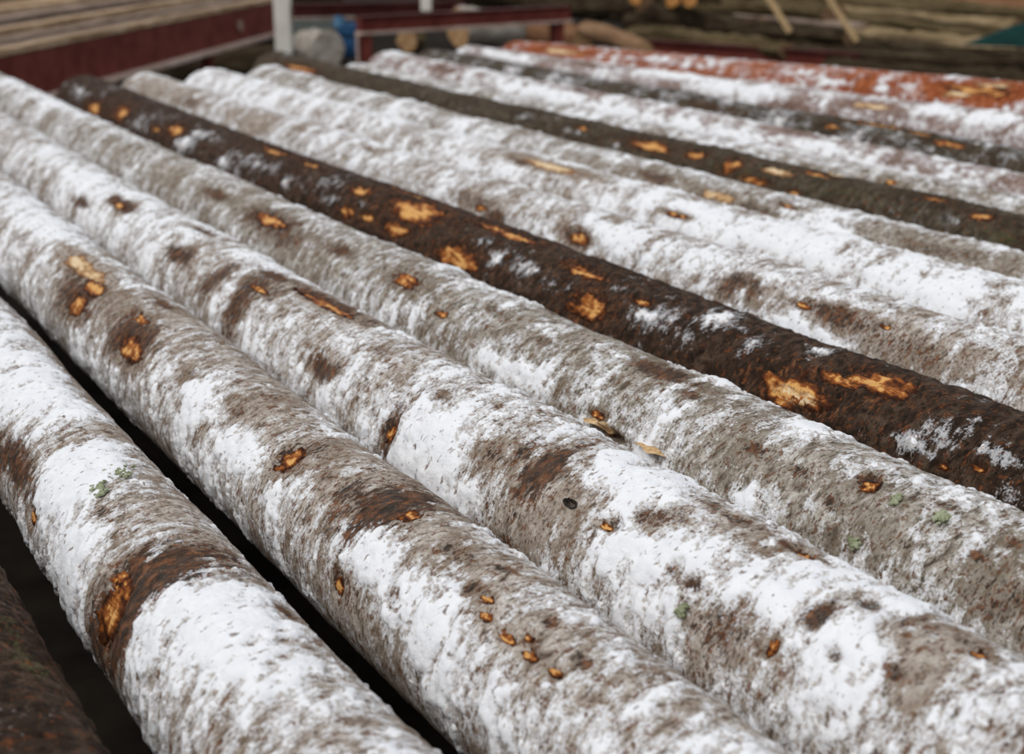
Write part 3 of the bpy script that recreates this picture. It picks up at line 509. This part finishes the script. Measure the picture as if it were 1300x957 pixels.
LABEL = {
 0: 'dark mossy log lowest in the left corner, nearly free of snow',
 1: 'thickly snow-crusted log with a brown bark band, left of the wide black gap',
 2: 'grey log right of the wide black gap, with a dark streaky stain',
 3: 'long snowy log with a round grey knot patch and a salmon gash on its crest',
 4: 'frosty grey log touching the near side of the big dark brown log',
 5: 'big dark brown log with many torn orange wounds, across the middle of the row',
 6: 'snow-flecked log with brown bare patches just behind the big dark brown log',
 7: 'whitest log, with one long pale yellow scar, third behind the frosty grey log',
 8: 'half bare grey-brown log with a pale chip scar, just before the olive dark log',
 9: 'olive dark log with orange and pale chips, far half of the row',
 10: 'grey frosted log directly behind the olive dark log',
 11: 'pinkish white log with a thick snow strip, second behind the olive dark log',
 12: 'thin-looking dark olive log with orange strips, between two pinkish white logs',
 13: 'pinkish white log next to the red pine log at the far edge',
 14: 'red-orange pine log dusted with snow, last in the row',
}

GROUP_OF = {}
near_d = 0.85
for i in range(15):
    bark, cov, thin, dark, uvis, res = KIND[i]
    q, far, cor = LOGS[i]
    # rows along the trunk, closer together where the camera is closer
    step = 0.00215 * res
    us = [uvis - 0.02]
    while us[-1] < far:
        u0 = us[-1]
        w0 = float(axis_at(i, u0)[0])
        p = u0 * DIR + w0 * NRM
        us.append(u0 + max(0.003, step * math.hypot(p[0], p[1]) * (1.0 if i < 6 else 1.15)))
    us[-1] = far
    start = min(uvis - 0.4, 0.6) if i > 5 else -0.35
    us = np.concatenate([np.linspace(start, uvis - 0.04, 14), np.array(us)])
    # columns round it
    nd = int({0: 90, 1: 140, 2: 152, 3: 152, 4: 140, 5: 112}.get(i, 100 - 5 * (i - 6) if i < 12 else 66))
    ths = np.concatenate([np.linspace(0.12, 3.75, nd), np.linspace(3.75, 0.12 + 2 * math.pi, 22)[1:]])
    U, T = np.meshgrid(us, ths, indexing='ij')
    off, S, stain, moss, bare = surface(i, U, np.where(T > 5.2, T - 2 * np.pi, T) if False else T)
    # close the seam under the trunk
    blend = sstep(0.12 + 2 * math.pi - 0.9, 0.12 + 2 * math.pi, T)
    off = off * (1 - blend) + off[:, :1] * blend
    S = S * (1 - blend) + S[:, :1] * blend
    P = place(i, U, T, off)
    nu, nt = U.shape
    idx = np.arange(nu * nt).reshape(nu, nt)
    quads = np.stack([idx[:-1, :-1], idx[1:, :-1], idx[1:, 1:], idx[:-1, 1:]], -1).reshape(-1, 4)
    uv = np.stack([U.ravel() + i * 3.17, (T * axis_at(i, U)[1]).ravel() + i * 1.3], -1)
    # sawn ends: a fan folded into quads at each end
    V = P.reshape(-1, 3)
    capq = []
    for row, flip in ((0, 0), (nu - 1, 1)):
        c = len(V)
        V = np.vstack([V, P[row].mean(0)[None]])
        uv = np.vstack([uv, uv[idx[row, 0]][None]])
        ring = idx[row]
        for j in range(0, nt - 2, 2):
            f = [c, ring[j], ring[j + 1], ring[j + 2]]
            capq.append(f if flip else f[::-1])
    quads2 = np.vstack([quads, np.array(capq)])
    mi = np.zeros(len(quads2)); mi[len(quads):] = 1
    pad = np.zeros(2)
    attrs = {'frost': np.concatenate([S.ravel(), pad - 2]), 'stain': np.concatenate([stain.ravel(), pad]), 'moss': np.concatenate([moss.ravel(), pad])}
    wmid, rmid = axis_at(i, 4.0)
    base = Vector((4.0 * DIR[0] + wmid * NRM[0], 4.0 * DIR[1] + wmid * NRM[1], LIFT[i]))
    root = thing('log', LABEL[i], 'log', base, 'logs laid side by side across the deck')
    me = mesh_from_arrays('trunk', V, quads2[:, ::-1], [M[bark], M['end_grain']], uv, attrs, mi)
    trunk = link('trunk', me, root)
    # ---- snow crust, lying on the bark where it is thick enough
    thr = 0.30 if dark else 0.16
    t = (S - thr) / 0.5
    lump = fbm(U * 38, T * axis_at(i, U)[1] * 30, 2, i * 5 + 60)
    th_m = np.clip(t, 0, 1) ** 0.75
    so = off + np.where(t > 0, 0.0005 + th_m * (0.0055 + 0.0022 * lump), -0.002)
    ok = (t > -0.35)
    ok[:14] = False
    fk = (t[:-1, :-1] > 0) | (t[1:, :-1] > 0) | (t[1:, 1:] > 0) | (t[:-1, 1:] > 0)
    fk[:14] = False
    fk &= (T[:-1, :-1] < 3.7)
    qs = quads.reshape(nu - 1, nt - 1, 4)[fk]
    if len(qs):
        SP = place(i, U, T, so).reshape(-1, 3)
        used, inv = np.unique(qs.ravel(), return_inverse=True)
        me = mesh_from_arrays('snow_crust', SP[used], inv.reshape(-1, 4)[:, ::-1], [M['snow']], uv[used], {'thick': np.clip(t, 0, 1).ravel()[used]})
        o = link('snow_crust', me, root)
        o['kind'] = 'stuff'
        o['label'] = 'thin white snow frozen on the bark'
    # ---- torn places, knots, flakes, lichen
    for (k, mu, mt, a, b, st) in MARKS[i]:
        rr = float(axis_at(i, mu)[1])
        if k in ('scar', 'pale', 'knot'):
            A, B = a * 1.5, b * 1.5
            n1_, n2_ = int(np.clip(A * 2 / 0.005, 14, 44)), int(np.clip(B * 2 / 0.005, 12, 40))
            gu, gt = np.meshgrid(np.linspace(mu - A, mu + A, n1_), np.linspace(mt - B / rr, mt + B / rr, n2_), indexing='ij')
            gv_ = gt * rr
            e = ((gu - mu) / a) ** 2 + ((gv_ - mt * rr) / b) ** 2
            wv = 0.55 * fbm((gu - mu) / a * 1.1 + mu * 31, (gv_ - mt * rr) / b * 1.1 + mt * 17, 3, i + 7, 0.7) + 0.3 * perlin(gu * 30, gv_ * 190, i + 3)
            m = 1.0 - e * 0.75 + wv * (0.25 if k == 'knot' else 0.95)
            fib = perlin(gu * 16, gv_ * 170, 5 + i) * 0.0014 + perlin(gu * 60, gv_ * 60, 9) * 0.0008
            so_, _, _, _, _ = surface(i, gu, gt)
            lift = np.where(m > 0.12, 0.0026, -0.006 + 0.0)
            of = so_ + lift + fib
            if k == 'knot':
                of = so_ + 0.002
            f2 = (m[:-1, :-1] > 0) | (m[1:, 1:] > 0)
            gi = np.arange(gu.size).reshape(gu.shape)
            qq = np.stack([gi[:-1, :-1], gi[1:, :-1], gi[1:, 1:], gi[:-1, 1:]], -1)[f2]
            if len(qq) < 4: continue
            SP = place(i, gu, gt, of).reshape(-1, 3)
            used, inv = np.unique(qq.ravel(), return_inverse=True)
            guv = np.stack([gu.ravel(), gv_.ravel()], -1)
            me = mesh_from_arrays('torn_patch', SP[used], inv.reshape(-1, 4)[:, ::-1],
                                  [M[{'scar': 'orange_wood', 'pale': 'pale_wood', 'knot': 'knot'}[k]]], guv[used],
                                  {'core': np.clip(m, 0, 1.2).ravel()[used]})
            o = link('knot' if k == 'knot' else 'torn_patch', me, trunk)
            if k == 'scar': o['label'] = 'torn bark showing orange wood'
            elif k == 'pale': o['label'] = 'pale bare wood where bark was chipped'
            else: o['label'] = 'smooth grey branch knot'
        elif k == 'flake':
            # a loose curl of pale inner bark standing off the trunk
            gu, gt = np.meshgrid(np.linspace(mu - a * .75, mu + a * .75, 14), np.linspace(mt - b * .8 / rr, mt + b * .8 / rr, 7), indexing='ij')
            x = (gu - mu) / (a * .75); y = (gt - mt) * rr / (b * .8)
            taper = np.sqrt(np.clip(1 - x * x, 0.03, 1)) * (0.75 + 0.35 * np.sin(x * 5 + mu * 9))
            gt = mt + (gt - mt) * taper
            so_, _, _, _, _ = surface(i, gu, gt)
            of = so_ + 0.006 + 0.012 * np.clip(y * 0.5 + 0.5, 0, 1) ** 2
            gi = np.arange(gu.size).reshape(gu.shape)
            qq = np.stack([gi[:-1, :-1], gi[1:, :-1], gi[1:, 1:], gi[:-1, 1:]], -1).reshape(-1, 4)
            top = place(i, gu, gt, of).reshape(-1, 3); bot = place(i, gu, gt, of - 0.0025).reshape(-1, 3)
            nvt = len(top)
            rim = np.concatenate([gi[0, :], gi[1:, -1], gi[-1, -2::-1], gi[-2:0:-1, 0]])
            rq = np.stack([rim, np.roll(rim, -1), np.roll(rim, -1) + nvt, rim + nvt], -1)
            guv = np.stack([gu.ravel(), (gt * rr).ravel()], -1)
            me = mesh_from_arrays('bark_flake', np.vstack([top, bot]), np.vstack([qq[:, ::-1], qq + nvt, rq]), [M['pale_wood']],
                                  np.vstack([guv, guv]), {'core': np.full(nvt * 2, 0.75)})
            o = link('bark_flake', me, trunk)
            o['label'] = 'loose pale flake of inner bark'
        elif k == 'moss' and st >= 0.7 and i < 5:
            rnd = np.random.RandomState(int(mu * 1000) + i)
            bm = bmesh.new()
            for c in range(34):
                du, dv = rnd.normal(0, a * 0.5), rnd.normal(0, b * 0.5)
                cu, ct = np.array([mu + du]), np.array([mt + dv / rr])
                so_ = surface(i, cu, ct)[0]
                p = place(i, cu, ct, so_ + 0.004)[0]
                nrm = Vector(place(i, cu, ct, so_ + 0.1)[0] - p).normalized()
                s_ = rnd.uniform(0.0018, 0.0038)
                mt_ = Matrix.Translation(p) @ Matrix.Rotation(rnd.uniform(0, 6.28), 4, nrm) @ Matrix.Diagonal((s_ * rnd.uniform(1, 1.8), s_, s_ * rnd.uniform(.6, 1.2), 1))
                bmesh.ops.create_icosphere(bm, subdivisions=1, radius=1, matrix=mt_)
            o = bm_obj('lichen', bm, M['lichen'], trunk)
            o['kind'] = 'stuff'
            o['label'] = 'grey-green lichen tuft'

# ------------------------------------------------------------------ behind the row: conveyor with boards, steel frames, wood piles
def bar_bm(a, b, w, h, up=z3):
    """rectangular bar from a to b, w wide (sideways), h high"""
    a, b = Vector(a), Vector(b)
    ax = (b - a).normalized(); ay = up.cross(ax).normalized(); az = ax.cross(ay)
    bm = bmesh.new()
    box_bm(bm, (a + b) / 2, ax, ay, az, (b - a).length, w, h)
    return bm

def beam(name, a, b, w, h, mat, parent, bev=0.004, label=None):
    bm = bar_bm(a, b, w, h)
    if bev: bevel(bm, bev)
    o = bm_obj(name, bm, mat, parent)
    if label: o['label'] = label
    return o

def round_bm(a, b, r0, r1, seed, seg=14, rings=16, rough=0.12, flat=1.0, ends=True):
    """round timber from a to b with lumps; flat < 1 squashes it like a slab; end faces take material 1"""
    rnd = random.Random(seed)
    a, b = Vector(a), Vector(b)
    ax = (b - a).normalized()
    ay = (z3.cross(ax) if abs(ax.z) < 0.9 else Vector((1, 0, 0)).cross(ax)).normalized(); az = ax.cross(ay)
    bm = bmesh.new(); rs = []
    ph = [rnd.uniform(0, 6.28) for _ in range(6)]
    for i in range(rings + 1):
        t = i / rings
        r = r0 + (r1 - r0) * t
        c = a.lerp(b, t) + az * (r * 0.12 * math.sin(ph[0] + t * 5)) + ay * (r * 0.2 * math.sin(ph[1] + t * 4))
        ring = []
        for j in range(seg):
            th = 2 * math.pi * j / seg
            k = 1 + rough * (0.5 * math.sin(3 * th + ph[2] + 5 * t) + 0.5 * math.sin(2 * th + ph[3] - 9 * t) + 0.4 * rnd.uniform(-1, 1))
            ring.append(bm.verts.new(c + ay * (r * k * math.cos(th)) + az * (r * k * flat * math.sin(th))))
        rs.append(ring)
    for i in range(rings):
        for j in range(seg):
            f = bm.faces.new((rs[i][j], rs[i][(j + 1) % seg], rs[i + 1][(j + 1) % seg], rs[i + 1][j])); f.smooth = True
    if ends:
        for ring in (rs[0], rs[-1]):
            f = bm.faces.new(ring); f.material_index = 1
    return bm

def timber(name, label, cat, a, b, r0, r1, mat, seed, flat=1.0, group=None, end='end_grain', rough=0.12, rings=16):
    """a log or slab; its own local axes follow the grain"""
    a, b = Vector(a), Vector(b)
    L = (b - a).length
    bm = round_bm((0, 0, 0), (L, 0, 0), r0, r1, seed, flat=flat, rough=rough, rings=rings)
    o = bm_obj(name, bm, [mat, M[end]])
    o.location = a
    o.rotation_euler = (b - a).to_track_quat('X', 'Z').to_euler()
    return tag(o, label, cat, group)

# --- conveyor on the left: red side beam on posts
E = Vector((0.1356, 0.9908, 0)); EP = Vector((-0.9908, 0.1356, 0))
P0 = at(150, 95, -0.10)
zt = 0.19
conv = thing('conveyor', 'dark red steel conveyor beam on short posts at the upper left, carrying boards', 'conveyor', (P0.x, P0.y, GZ))
a = P0 - E * 3.2; b = P0 + E * 4.3
hz = (zt - 0.10) / 2
beam('side_beam', Vector((a.x, a.y, hz - 0.05 + 0.05)), Vector((b.x, b.y, hz)), 0.05, zt + 0.10 - 0.02, M['red_paint'], conv)
beam('flange', Vector((a.x, a.y, -0.10)) - EP * 0.05, Vector((b.x, b.y, -0.10)) - EP * 0.05, 0.15, 0.028, M['pale_flange'], conv, label='pale lower flange')
for k, dd in enumerate((-0.9, 1.75, 3.85)):
    p = P0 + E * dd - EP * 0.04
    beam('post', Vector((p.x, p.y, GZ)), Vector((p.x, p.y, -0.115)), 0.085, 0.085, M['red_paint'], conv) if False else None
    bm = bmesh.new(); box_bm(bm, (p.x, p.y, (GZ - 0.115) / 2), E, EP, z3, 0.085, 0.085, -GZ - 0.115); bevel(bm, 0.004)
    bm_obj('post', bm, M['red_paint'], conv)
far_side = [EP * 1.55]
for sh in far_side:
    aa = a + sh; bb = b + sh
    beam('side_beam', Vector((aa.x, aa.y, hz)), Vector((bb.x, bb.y, hz)), 0.05, zt + 0.08, M['red_paint'], conv)
    for dd in (-2.2, 0.9, 4.0):
        p = P0 + E * dd + sh
        bm = bmesh.new(); box_bm(bm, (p.x, p.y, (GZ - 0.04) / 2), E, EP, z3, 0.085, 0.085, -GZ - 0.04)
        bm_obj('post', bm, M['red_paint'], conv)
for dd in (-2.8, -1.2, 0.4, 2.0, 3.6):
    p = P0 + E * dd
    bm = bmesh.new(); box_bm(bm, Vector((p.x, p.y, zt - 0.06)) + EP * 0.775, EP, E, z3, 1.5, 0.07, 0.08)
    bm_obj('cross_bar', bm, M['dark_steel'], conv)
for px, py in ((262, 32),):
    pl = at(px, py, 0.05); s_ = (Vector((pl.x, pl.y, 0)) - Vector((P0.x, P0.y, 0))).dot(E)
    c = P0 + E * s_ - EP * 0.035
    bm = bmesh.new(); bmesh.ops.create_cone(bm, cap_ends=True, segments=14, radius1=0.05, radius2=0.04, depth=0.03,
        matrix=Matrix.Translation((c.x, c.y, 0.05)) @ EP.to_track_quat('Z', 'Y').to_matrix().to_4x4())
    bm_obj('bolt_plate', bm, M['pale_flange'], conv)

BOARDS = [  # sideways from the beam face, width, height of underside, thickness, start, end along the beam, material, label
 (-0.03, 0.07, 0.000, 0.040, -3.0, 4.0, 'tan_plank', 'narrow pale batten along the near edge of the red conveyor'),
 (0.08, 0.15, 0.000, 0.022, -3.1, 4.3, 'grey_plank', 'thin weathered board just behind the pale edge batten on the conveyor'),
 (0.25, 0.13, 0.000, 0.045, -3.1, 4.3, 'grey_plank', 'grey-brown board in front of the bright tan board on the conveyor'),
 (0.41, 0.09, 0.000, 0.085, -2.0, 4.2, 'tan_plank', 'bright tan board in the middle of the conveyor, starting short'),
 (0.52, 0.22, 0.000, 0.055, -3.2, 4.2, 'grey_plank', 'dull brown board behind the bright tan board on the conveyor'),
 (0.84, 0.20, 0.000, 0.09, -3.2, 4.2, 'grey_plank', 'grey board just beyond the dark gap on the conveyor'),
 (1.07, 0.20, 0.000, 0.12, -3.2, 4.2, 'tan_plank', 'yellowish board second beyond the dark gap on the conveyor'),
 (1.29, 0.20, 0.000, 0.13, -3.2, 4.2, 'tan_plank', 'thick pale board at the far side of the conveyor'),
]
for k, (l0, wd, zz, tk, s0, s1, mt, lab) in enumerate(BOARDS):
    c0 = P0 + E * ((s0 + s1) / 2) + EP * (l0 + wd / 2)
    bm = bmesh.new()
    L = s1 - s0
    rnd = random.Random(k)
    nseg = 14
    pr = []
    for i in range(nseg + 1):
        x = -L / 2 + L * i / nseg
        wob = rnd.uniform(-.006, .006)
        pr.append([bm.verts.new((x, y + wob, z)) for y, z in ((-wd / 2, 0), (-wd / 2, tk + rnd.uniform(-.006, .006)), (wd / 2, tk), (wd / 2, 0))])
    for i in range(nseg):
        for j in range(4):
            bm.faces.new((pr[i][j], pr[i][(j + 1) % 4], pr[i + 1][(j + 1) % 4], pr[i + 1][j]))
    bm.faces.new(pr[0]); bm.faces.new(pr[-1])
    o = bm_obj('board', bm, M[mt])
    o.location = (c0.x, c0.y, zt + 0.001)
    o.rotation_euler = (0, 0, math.atan2(E.y, E.x))
    tag(o, lab, 'board', 'boards lying on the conveyor')

# --- platform of dark sleepers that carries everything behind the row
PT = -0.13
bm = bmesh.new()
box_bm(bm, (-0.6, 12.9, (GZ + PT) / 2), (1, 0, 0), (0, 1, 0), z3, 2.7, 5.2, PT - GZ)
o = bm_obj('trim_4', bm, M['mud']); o['kind'] = 'structure'
pc = d3 * 6.0 + n3 * 8.2
bm = bmesh.new()
box_bm(bm, (pc.x, pc.y, (GZ - 0.235) / 2), d3, n3, z3, 9.0, 6.6, -GZ - 0.235)
o = bm_obj('trim_3', bm, M['dark_steel']); o['kind'] = 'structure'

# --- cream post with red channel
yp = 12.2
pa = at_y(361, 60, yp)
frame = thing('steel_frame', 'cream steel post with a dark red cross beam, behind the far log ends', 'steel frame', (pa.x, pa.y, PT))
bm = bmesh.new(); box_bm(bm, (pa.x, pa.y, (PT + 0.95) / 2), (1, 0, 0), (0, 1, 0), z3, 0.135, 0.12, 0.95 - PT); bevel(bm, 0.006)
bm_obj('post', bm, M['cream_paint'], frame)['label'] = 'cream painted post'
ba = at_y(372, 15, 12.15); bb = at_y(575, 11, 12.9)
beam('cross_beam', ba, bb, 0.06, 0.085, M['maroon_paint'], frame)
for dz in (0.055, -0.055):
    beam('flange', ba + z3 * dz, bb + z3 * dz, 0.09, 0.020, M['maroon_paint' if dz > 0 else 'pale_flange'], frame)
pb = bb + E * 0.0
bm = bmesh.new(); box_bm(bm, (pb.x + .05, pb.y, (PT + pb.z + .06) / 2), (1, 0, 0), (0, 1, 0), z3, 0.10, 0.1, pb.z + .06 - PT)
bm_obj('post', bm, M['maroon_paint'], frame)
w0 = at_y(541, 5, 12.6)
bm = bmesh.new(); box_bm(bm, w0 + Vector((0, 0, .0)), (1, 0, 0), (0, 1, 0), z3, 0.09, 0.10, 0.12); bevel(bm, 0.01)
bm_obj('bracket', bm, M['cream_paint'], frame)['label'] = 'white bracket on the cross beam'

# --- red goal-shaped frame in front
fa = at_y(455, 32, 11.0); fb = at_y(722, 17, 12.0)
goal = thing('steel_frame', 'low dark red goal-shaped steel frame with pale lower flange, behind the row centre', 'steel frame', (fa.x, fa.y, PT))
beam('cross_beam', fa, fb, 0.07, 0.10, M['red_paint'], goal)
beam('flange', fa - z3 * 0.06, fb - z3 * 0.06, 0.13, 0.022, M['pale_flange'], goal)
beam('flange', fa + z3 * 0.058, fb + z3 * 0.058, 0.11, 0.016, M['maroon_paint'], goal)
for q, t in ((0.0, .03), (1.0, .945)):
    p = fa.lerp(fb, t)
    bm = bmesh.new()
    zt2 = p.z - 0.07
    box_bm(bm, (p.x, p.y, (PT + zt2) / 2), (1, 0, 0), (0, 1, 0), z3, 0.10, 0.09, zt2 - PT); bevel(bm, 0.005)
    leg = bm_obj('leg', bm, M['red_paint'], goal)
    bm = bmesh.new(); box_bm(bm, (p.x - .058, p.y - .01, (PT + zt2) / 2), (1, 0, 0), (0, 1, 0), z3, 0.02, 0.13, zt2 - PT)
    bm_obj('leg_flange', bm, M['pale_flange' if q == 0 else 'maroon_paint'], leg)  # left leg: the lit side face is put into the pale colour

# --- blue motor and grey-green cabinet between the two frames
mp = at_y(437, 72, 11.9)
motor = thing('motor', 'blue finned motor with a pale blue cap between the red frames', 'motor', (mp.x, mp.y, PT))
cz = at_y(437, 64, 11.9).z
bm = bmesh.new(); bmesh.ops.create_cone(bm, cap_ends=True, segments=20, radius1=.11, radius2=.11, depth=.26, matrix=Matrix.Translation((mp.x, mp.y, cz)) @ Matrix.Rotation(math.pi / 2, 4, 'Y'))
housing = bm_obj('housing', bm, M['blue_paint'], motor, True)
for k in range(9):
    bm = bmesh.new(); bmesh.ops.create_cone(bm, cap_ends=True, segments=20, radius1=.122, radius2=.122, depth=.010, matrix=Matrix.Translation((mp.x - .11 + .0275 * k, mp.y, cz)) @ Matrix.Rotation(math.pi / 2, 4, 'Y'))
    bm_obj('cooling_fin', bm, M['blue_paint'], housing)
bm = bmesh.new(); box_bm(bm, (mp.x + .03, mp.y, cz + .17), (1, 0, 0), (0, 1, 0), z3, .15, .13, .10); bevel(bm, .015)
bm_obj('terminal_box', bm, M['blue_paint'], motor)
bm = bmesh.new(); bmesh.ops.create_cone(bm, cap_ends=True, segments=16, radius1=.05, radius2=.04, depth=.08, matrix=Matrix.Translation((mp.x - .03, mp.y - .02, cz + .235)))
bm_obj('cap', bm, M['light_blue'], motor)['label'] = 'pale blue cap'
bm = bmesh.new(); box_bm(bm, (mp.x, mp.y, (cz - .10 + PT) / 2), (1, 0, 0), (0, 1, 0), z3, .22, .18, cz - .10 - PT); bevel(bm, .004)
bm_obj('foot', bm, M['blue_paint'], motor)

cp = at_y(402, 60, 13.3)
ct = at_y(402, 14, 13.3).z
cab = thing('cabinet', 'grey-green metal cabinet behind the cream post', 'cabinet', (cp.x, cp.y, PT))
bm = bmesh.new(); box_bm(bm, (cp.x, cp.y, (PT + ct) / 2), (1, 0, 0), (0, 1, 0), z3, .42, .3, ct - PT); bevel(bm, .008)
bm_obj('body', bm, M['panel_green'], cab)
bm = bmesh.new(); box_bm(bm, (cp.x + .01, cp.y - .156, (PT + ct) / 2), (1, 0, 0), (0, 1, 0), z3, .34, .012, ct - PT - .06); bevel(bm, .003)
door = bm_obj('door', bm, M['panel_green'], cab)
hp = bmesh.new(); box_bm(hp, (cp.x + .13, cp.y - .168, PT + .3), (1, 0, 0), (0, 1, 0), z3, .02, .02, .09)
bm_obj('handle', hp, M['dark_steel'], door)

# --- round timbers just behind the row
c1 = at_y(410, 68, 11.1)
timber('log', 'short grey log stub lying at the foot of the cream post', 'log', (c1.x + .05, c1.y - .22, PT + .135), (c1.x - .12, c1.y + .4, PT + .135), .135, .13, M['log_pale'], 3, end='log_pale')
c2 = at_y(583, 49, 12.15)
rz = 0.17
timber('log', 'grey log with an orange-brown cut end facing left, under the low red frame', 'log', (c2.x, c2.y, PT + .19), (c2.x + .46, c2.y + .30, PT + .19), rz, .17, M['log_pale'], 4)
c3 = at_y(536, 54, 12.0)
timber('log', 'short mossy olive log piece left of the grey log with the cut end', 'log', (c3.x - .12, c3.y + .1, PT + .105), (c3.x - .08, c3.y + .45, PT + .105), .09, .08, M['olive_slab'], 9)
timber('log', 'orange-brown peeled log lying behind the right leg of the low red frame', 'log', at_y(625, 33, 13.9), at_y(738, 52, 12.9), .11, .11, M['brown_peeled'], 5)
timber('log', 'thick tan peeled log slanting down to the right beside the low red frame', 'log', at_y(745, 36, 12.4), at_y(818, 66, 11.4), .075, .085, M['peeled'], 6)

# --- wood pile at the upper right, lying along the logs; one entry per slab
PILE = [
 # x0, y0, x1, y1, z, radius, flat, material, label
 (1050, 85, 1330, 108, -0.13, .085, .9, 'dark_slab', 'dark bark slab at the right, nearest the red pine log'),
 (1000, 68, 1340, 93, -0.10, .10, .9, 'dark_slab', 'dark brown slab at the right, second behind the red pine log'),
 (800, 43, 1000, 64, -0.05, .10, .8, 'olive_slab', 'mottled olive slab, left half of the wood pile above the maroon rail'),
 (1010, 56, 1340, 83, -0.05, .10, .8, 'dark_slab', 'grey-brown slab low at the right of the wood pile, under the straw slabs'),
 (800, 24, 1080, 52, 0.02, .10, .8, 'dark_slab', 'dark slab standing in for the shaded black gap behind the left stake foot'),  # dark strip in place of the shade in a gap between slabs
 (1085, 42, 1300, 62, 0.02, .10, .7, 'straw_slab', 'straw-brown slab under the teal plate at right'),
 (690, 6, 960, 34, 0.05, .12, .9, 'dark_slab', 'grey-dark thick slab left of the two yellow stakes'),
 (930, 20, 1100, 36, 0.07, .06, .5, 'grey_plank', 'thin whitish slab between the two yellow stakes'),
 (1060, 26, 1300, 48, 0.09, .11, .6, 'olive_slab', 'broad olive slab right of the right stake'),
 (1050, 10, 1290, 34, 0.13, .09, .5, 'straw_slab', 'bright straw slab running to the teal plate'),
 (760, -8, 1060, 20, 0.14, .13, .8, 'olive_slab', 'olive slab behind the stakes near the photo top'),
 (1020, 0, 1330, 24, 0.17, .13, .8, 'olive_slab', 'dull olive slab at the top right above the straw slab'),
 (640, -22, 1000, 6, 0.19, .14, .9, 'dark_slab', 'dark slab behind the three orange cut ends'),
 (980, -16, 1340, 12, 0.23, .14, .9, 'brown_peeled', 'orange-brown slab in the top right corner'),
 (560, -14, 820, 14, 0.10, .14, .9, 'dark_slab', 'dark slab far behind the low red frame'),
 (820, -28, 1340, 0, 0.27, .15, .9, 'olive_slab', 'rearmost olive slab along the photo top'),
]
for k, (x0, y0, x1, y1, z, r, fl, mt, lab) in enumerate(PILE):
    timber('slab', lab, 'slab', at(x0, y0, z), at(x1, y1, z), r * .94, r * .9, M[mt], 20 + k, flat=fl, group='slabs in the wood pile behind the row', end='peeled', rough=0.35, rings=30)

rl = thing('rail', 'maroon steel rail showing below the slabs just above the red pine log', 'rail', at(900, 66, PT))
ra, rb = at(775, 57, -0.10), at(1090, 78, -0.10)
beam('web', ra + z3 * -.03, rb + z3 * -.03, .04, .16, M['red_paint'], rl)
beam('flange', ra + z3 * .055, rb + z3 * .055, .10, .02, M['maroon_paint'], rl)

for k, (x0, y0, x1, y1, yd, lab) in enumerate([
    (966, -18, 1003, 41, 11.9, 'yellow wooden stake leaning in the wood pile, left of the pair'),
    (1042, -18, 1088, 53, 11.6, 'yellow wooden stake leaning in the wood pile, right of the pair')]):
    a, b = at_y(x1, y1, yd), at_y(x0, y0, yd + .15)
    bm = bar_bm((0, 0, 0), (0, 0, (b - a).length), .055, .035, Vector((0, 1, 0))); bevel(bm, .004)
    o = bm_obj('stake', bm, M['stake'])
    o.location = a; o.rotation_euler = (b - a).to_track_quat('Z', 'Y').to_euler()
    tag(o, lab, 'stake', 'two stakes in the wood pile')

for k, (px, py, lab) in enumerate([(806, -2, 'left of the three'), (853, 1, 'middle of the three'), (877, 0, 'right of the three')]):
    a = at_y(px, py, 12.9)
    timber('log', 'orange cut log end at the photo top, ' + lab, 'log', a, a + Vector((.10, .9, -.02)), .06, .06, M['brown_peeled'], 60 + k, group='orange cut log ends', end='end_orange')

# --- teal plate at the right
tp = [at_y(1222, 57, 10.3), at_y(1340, 62, 10.1), at_y(1340, 22, 10.4), at_y(1292, 31, 10.4)]
bm = bmesh.new()
f0 = [bm.verts.new(p) for p in tp]; f1 = [bm.verts.new(p + Vector((.02, .06, 0))) for p in tp]
bm.faces.new(f0); bm.faces.new(f1[::-1])
for i in range(4): bm.faces.new((f0[i], f0[(i + 1) % 4], f1[(i + 1) % 4], f1[i]))
bevel(bm, .006)
plate = thing('chute', 'dark teal steel chute plate at the right edge beside the wood pile', 'chute', (tp[1].x, tp[1].y, PT))
bm_obj('side_plate', bm, M['teal_paint'], plate)
bm = bmesh.new(); p = tp[1]
box_bm(bm, (p.x - .06, p.y + .04, (PT + p.z + .02) / 2), (1, 0, 0), (0, 1, 0), z3, .1, .1, p.z + .02 - PT)
bm_obj('leg', bm, M['teal_paint'], plate)

# --- dark stacked logs far behind the conveyor boards and frames
FAR = [(-8.2, 15.5, 0.22, 'left'), (-6.6, 16.2, 0.24, 'second from left'), (-5.0, 16.0, 0.22, 'third from left')]
for k in range(6):
    x = -9.5 + 1.0 * k
    for lev in range(2):
        pass
for k, (yy, zz, rr, lab) in enumerate([(15.2, GZ + .25, .25, 'lowest and nearest'), (15.75, GZ + .26, .26, 'lower middle'), (16.3, GZ + .25, .25, 'lower rear'),
                                       (15.47, GZ + .68, .24, 'second layer, near'), (16.03, GZ + .69, .24, 'second layer, rear'), (15.75, GZ + 1.1, .24, 'topmost')]):
    timber('log', 'dark log of the far stack behind the conveyor, ' + lab, 'log', (-11, yy - .6, zz), (-1.9, yy + .6, zz), rr * .9, rr * .86, M['dark_slab'], 80 + k, group='far dark log stack', rings=24)
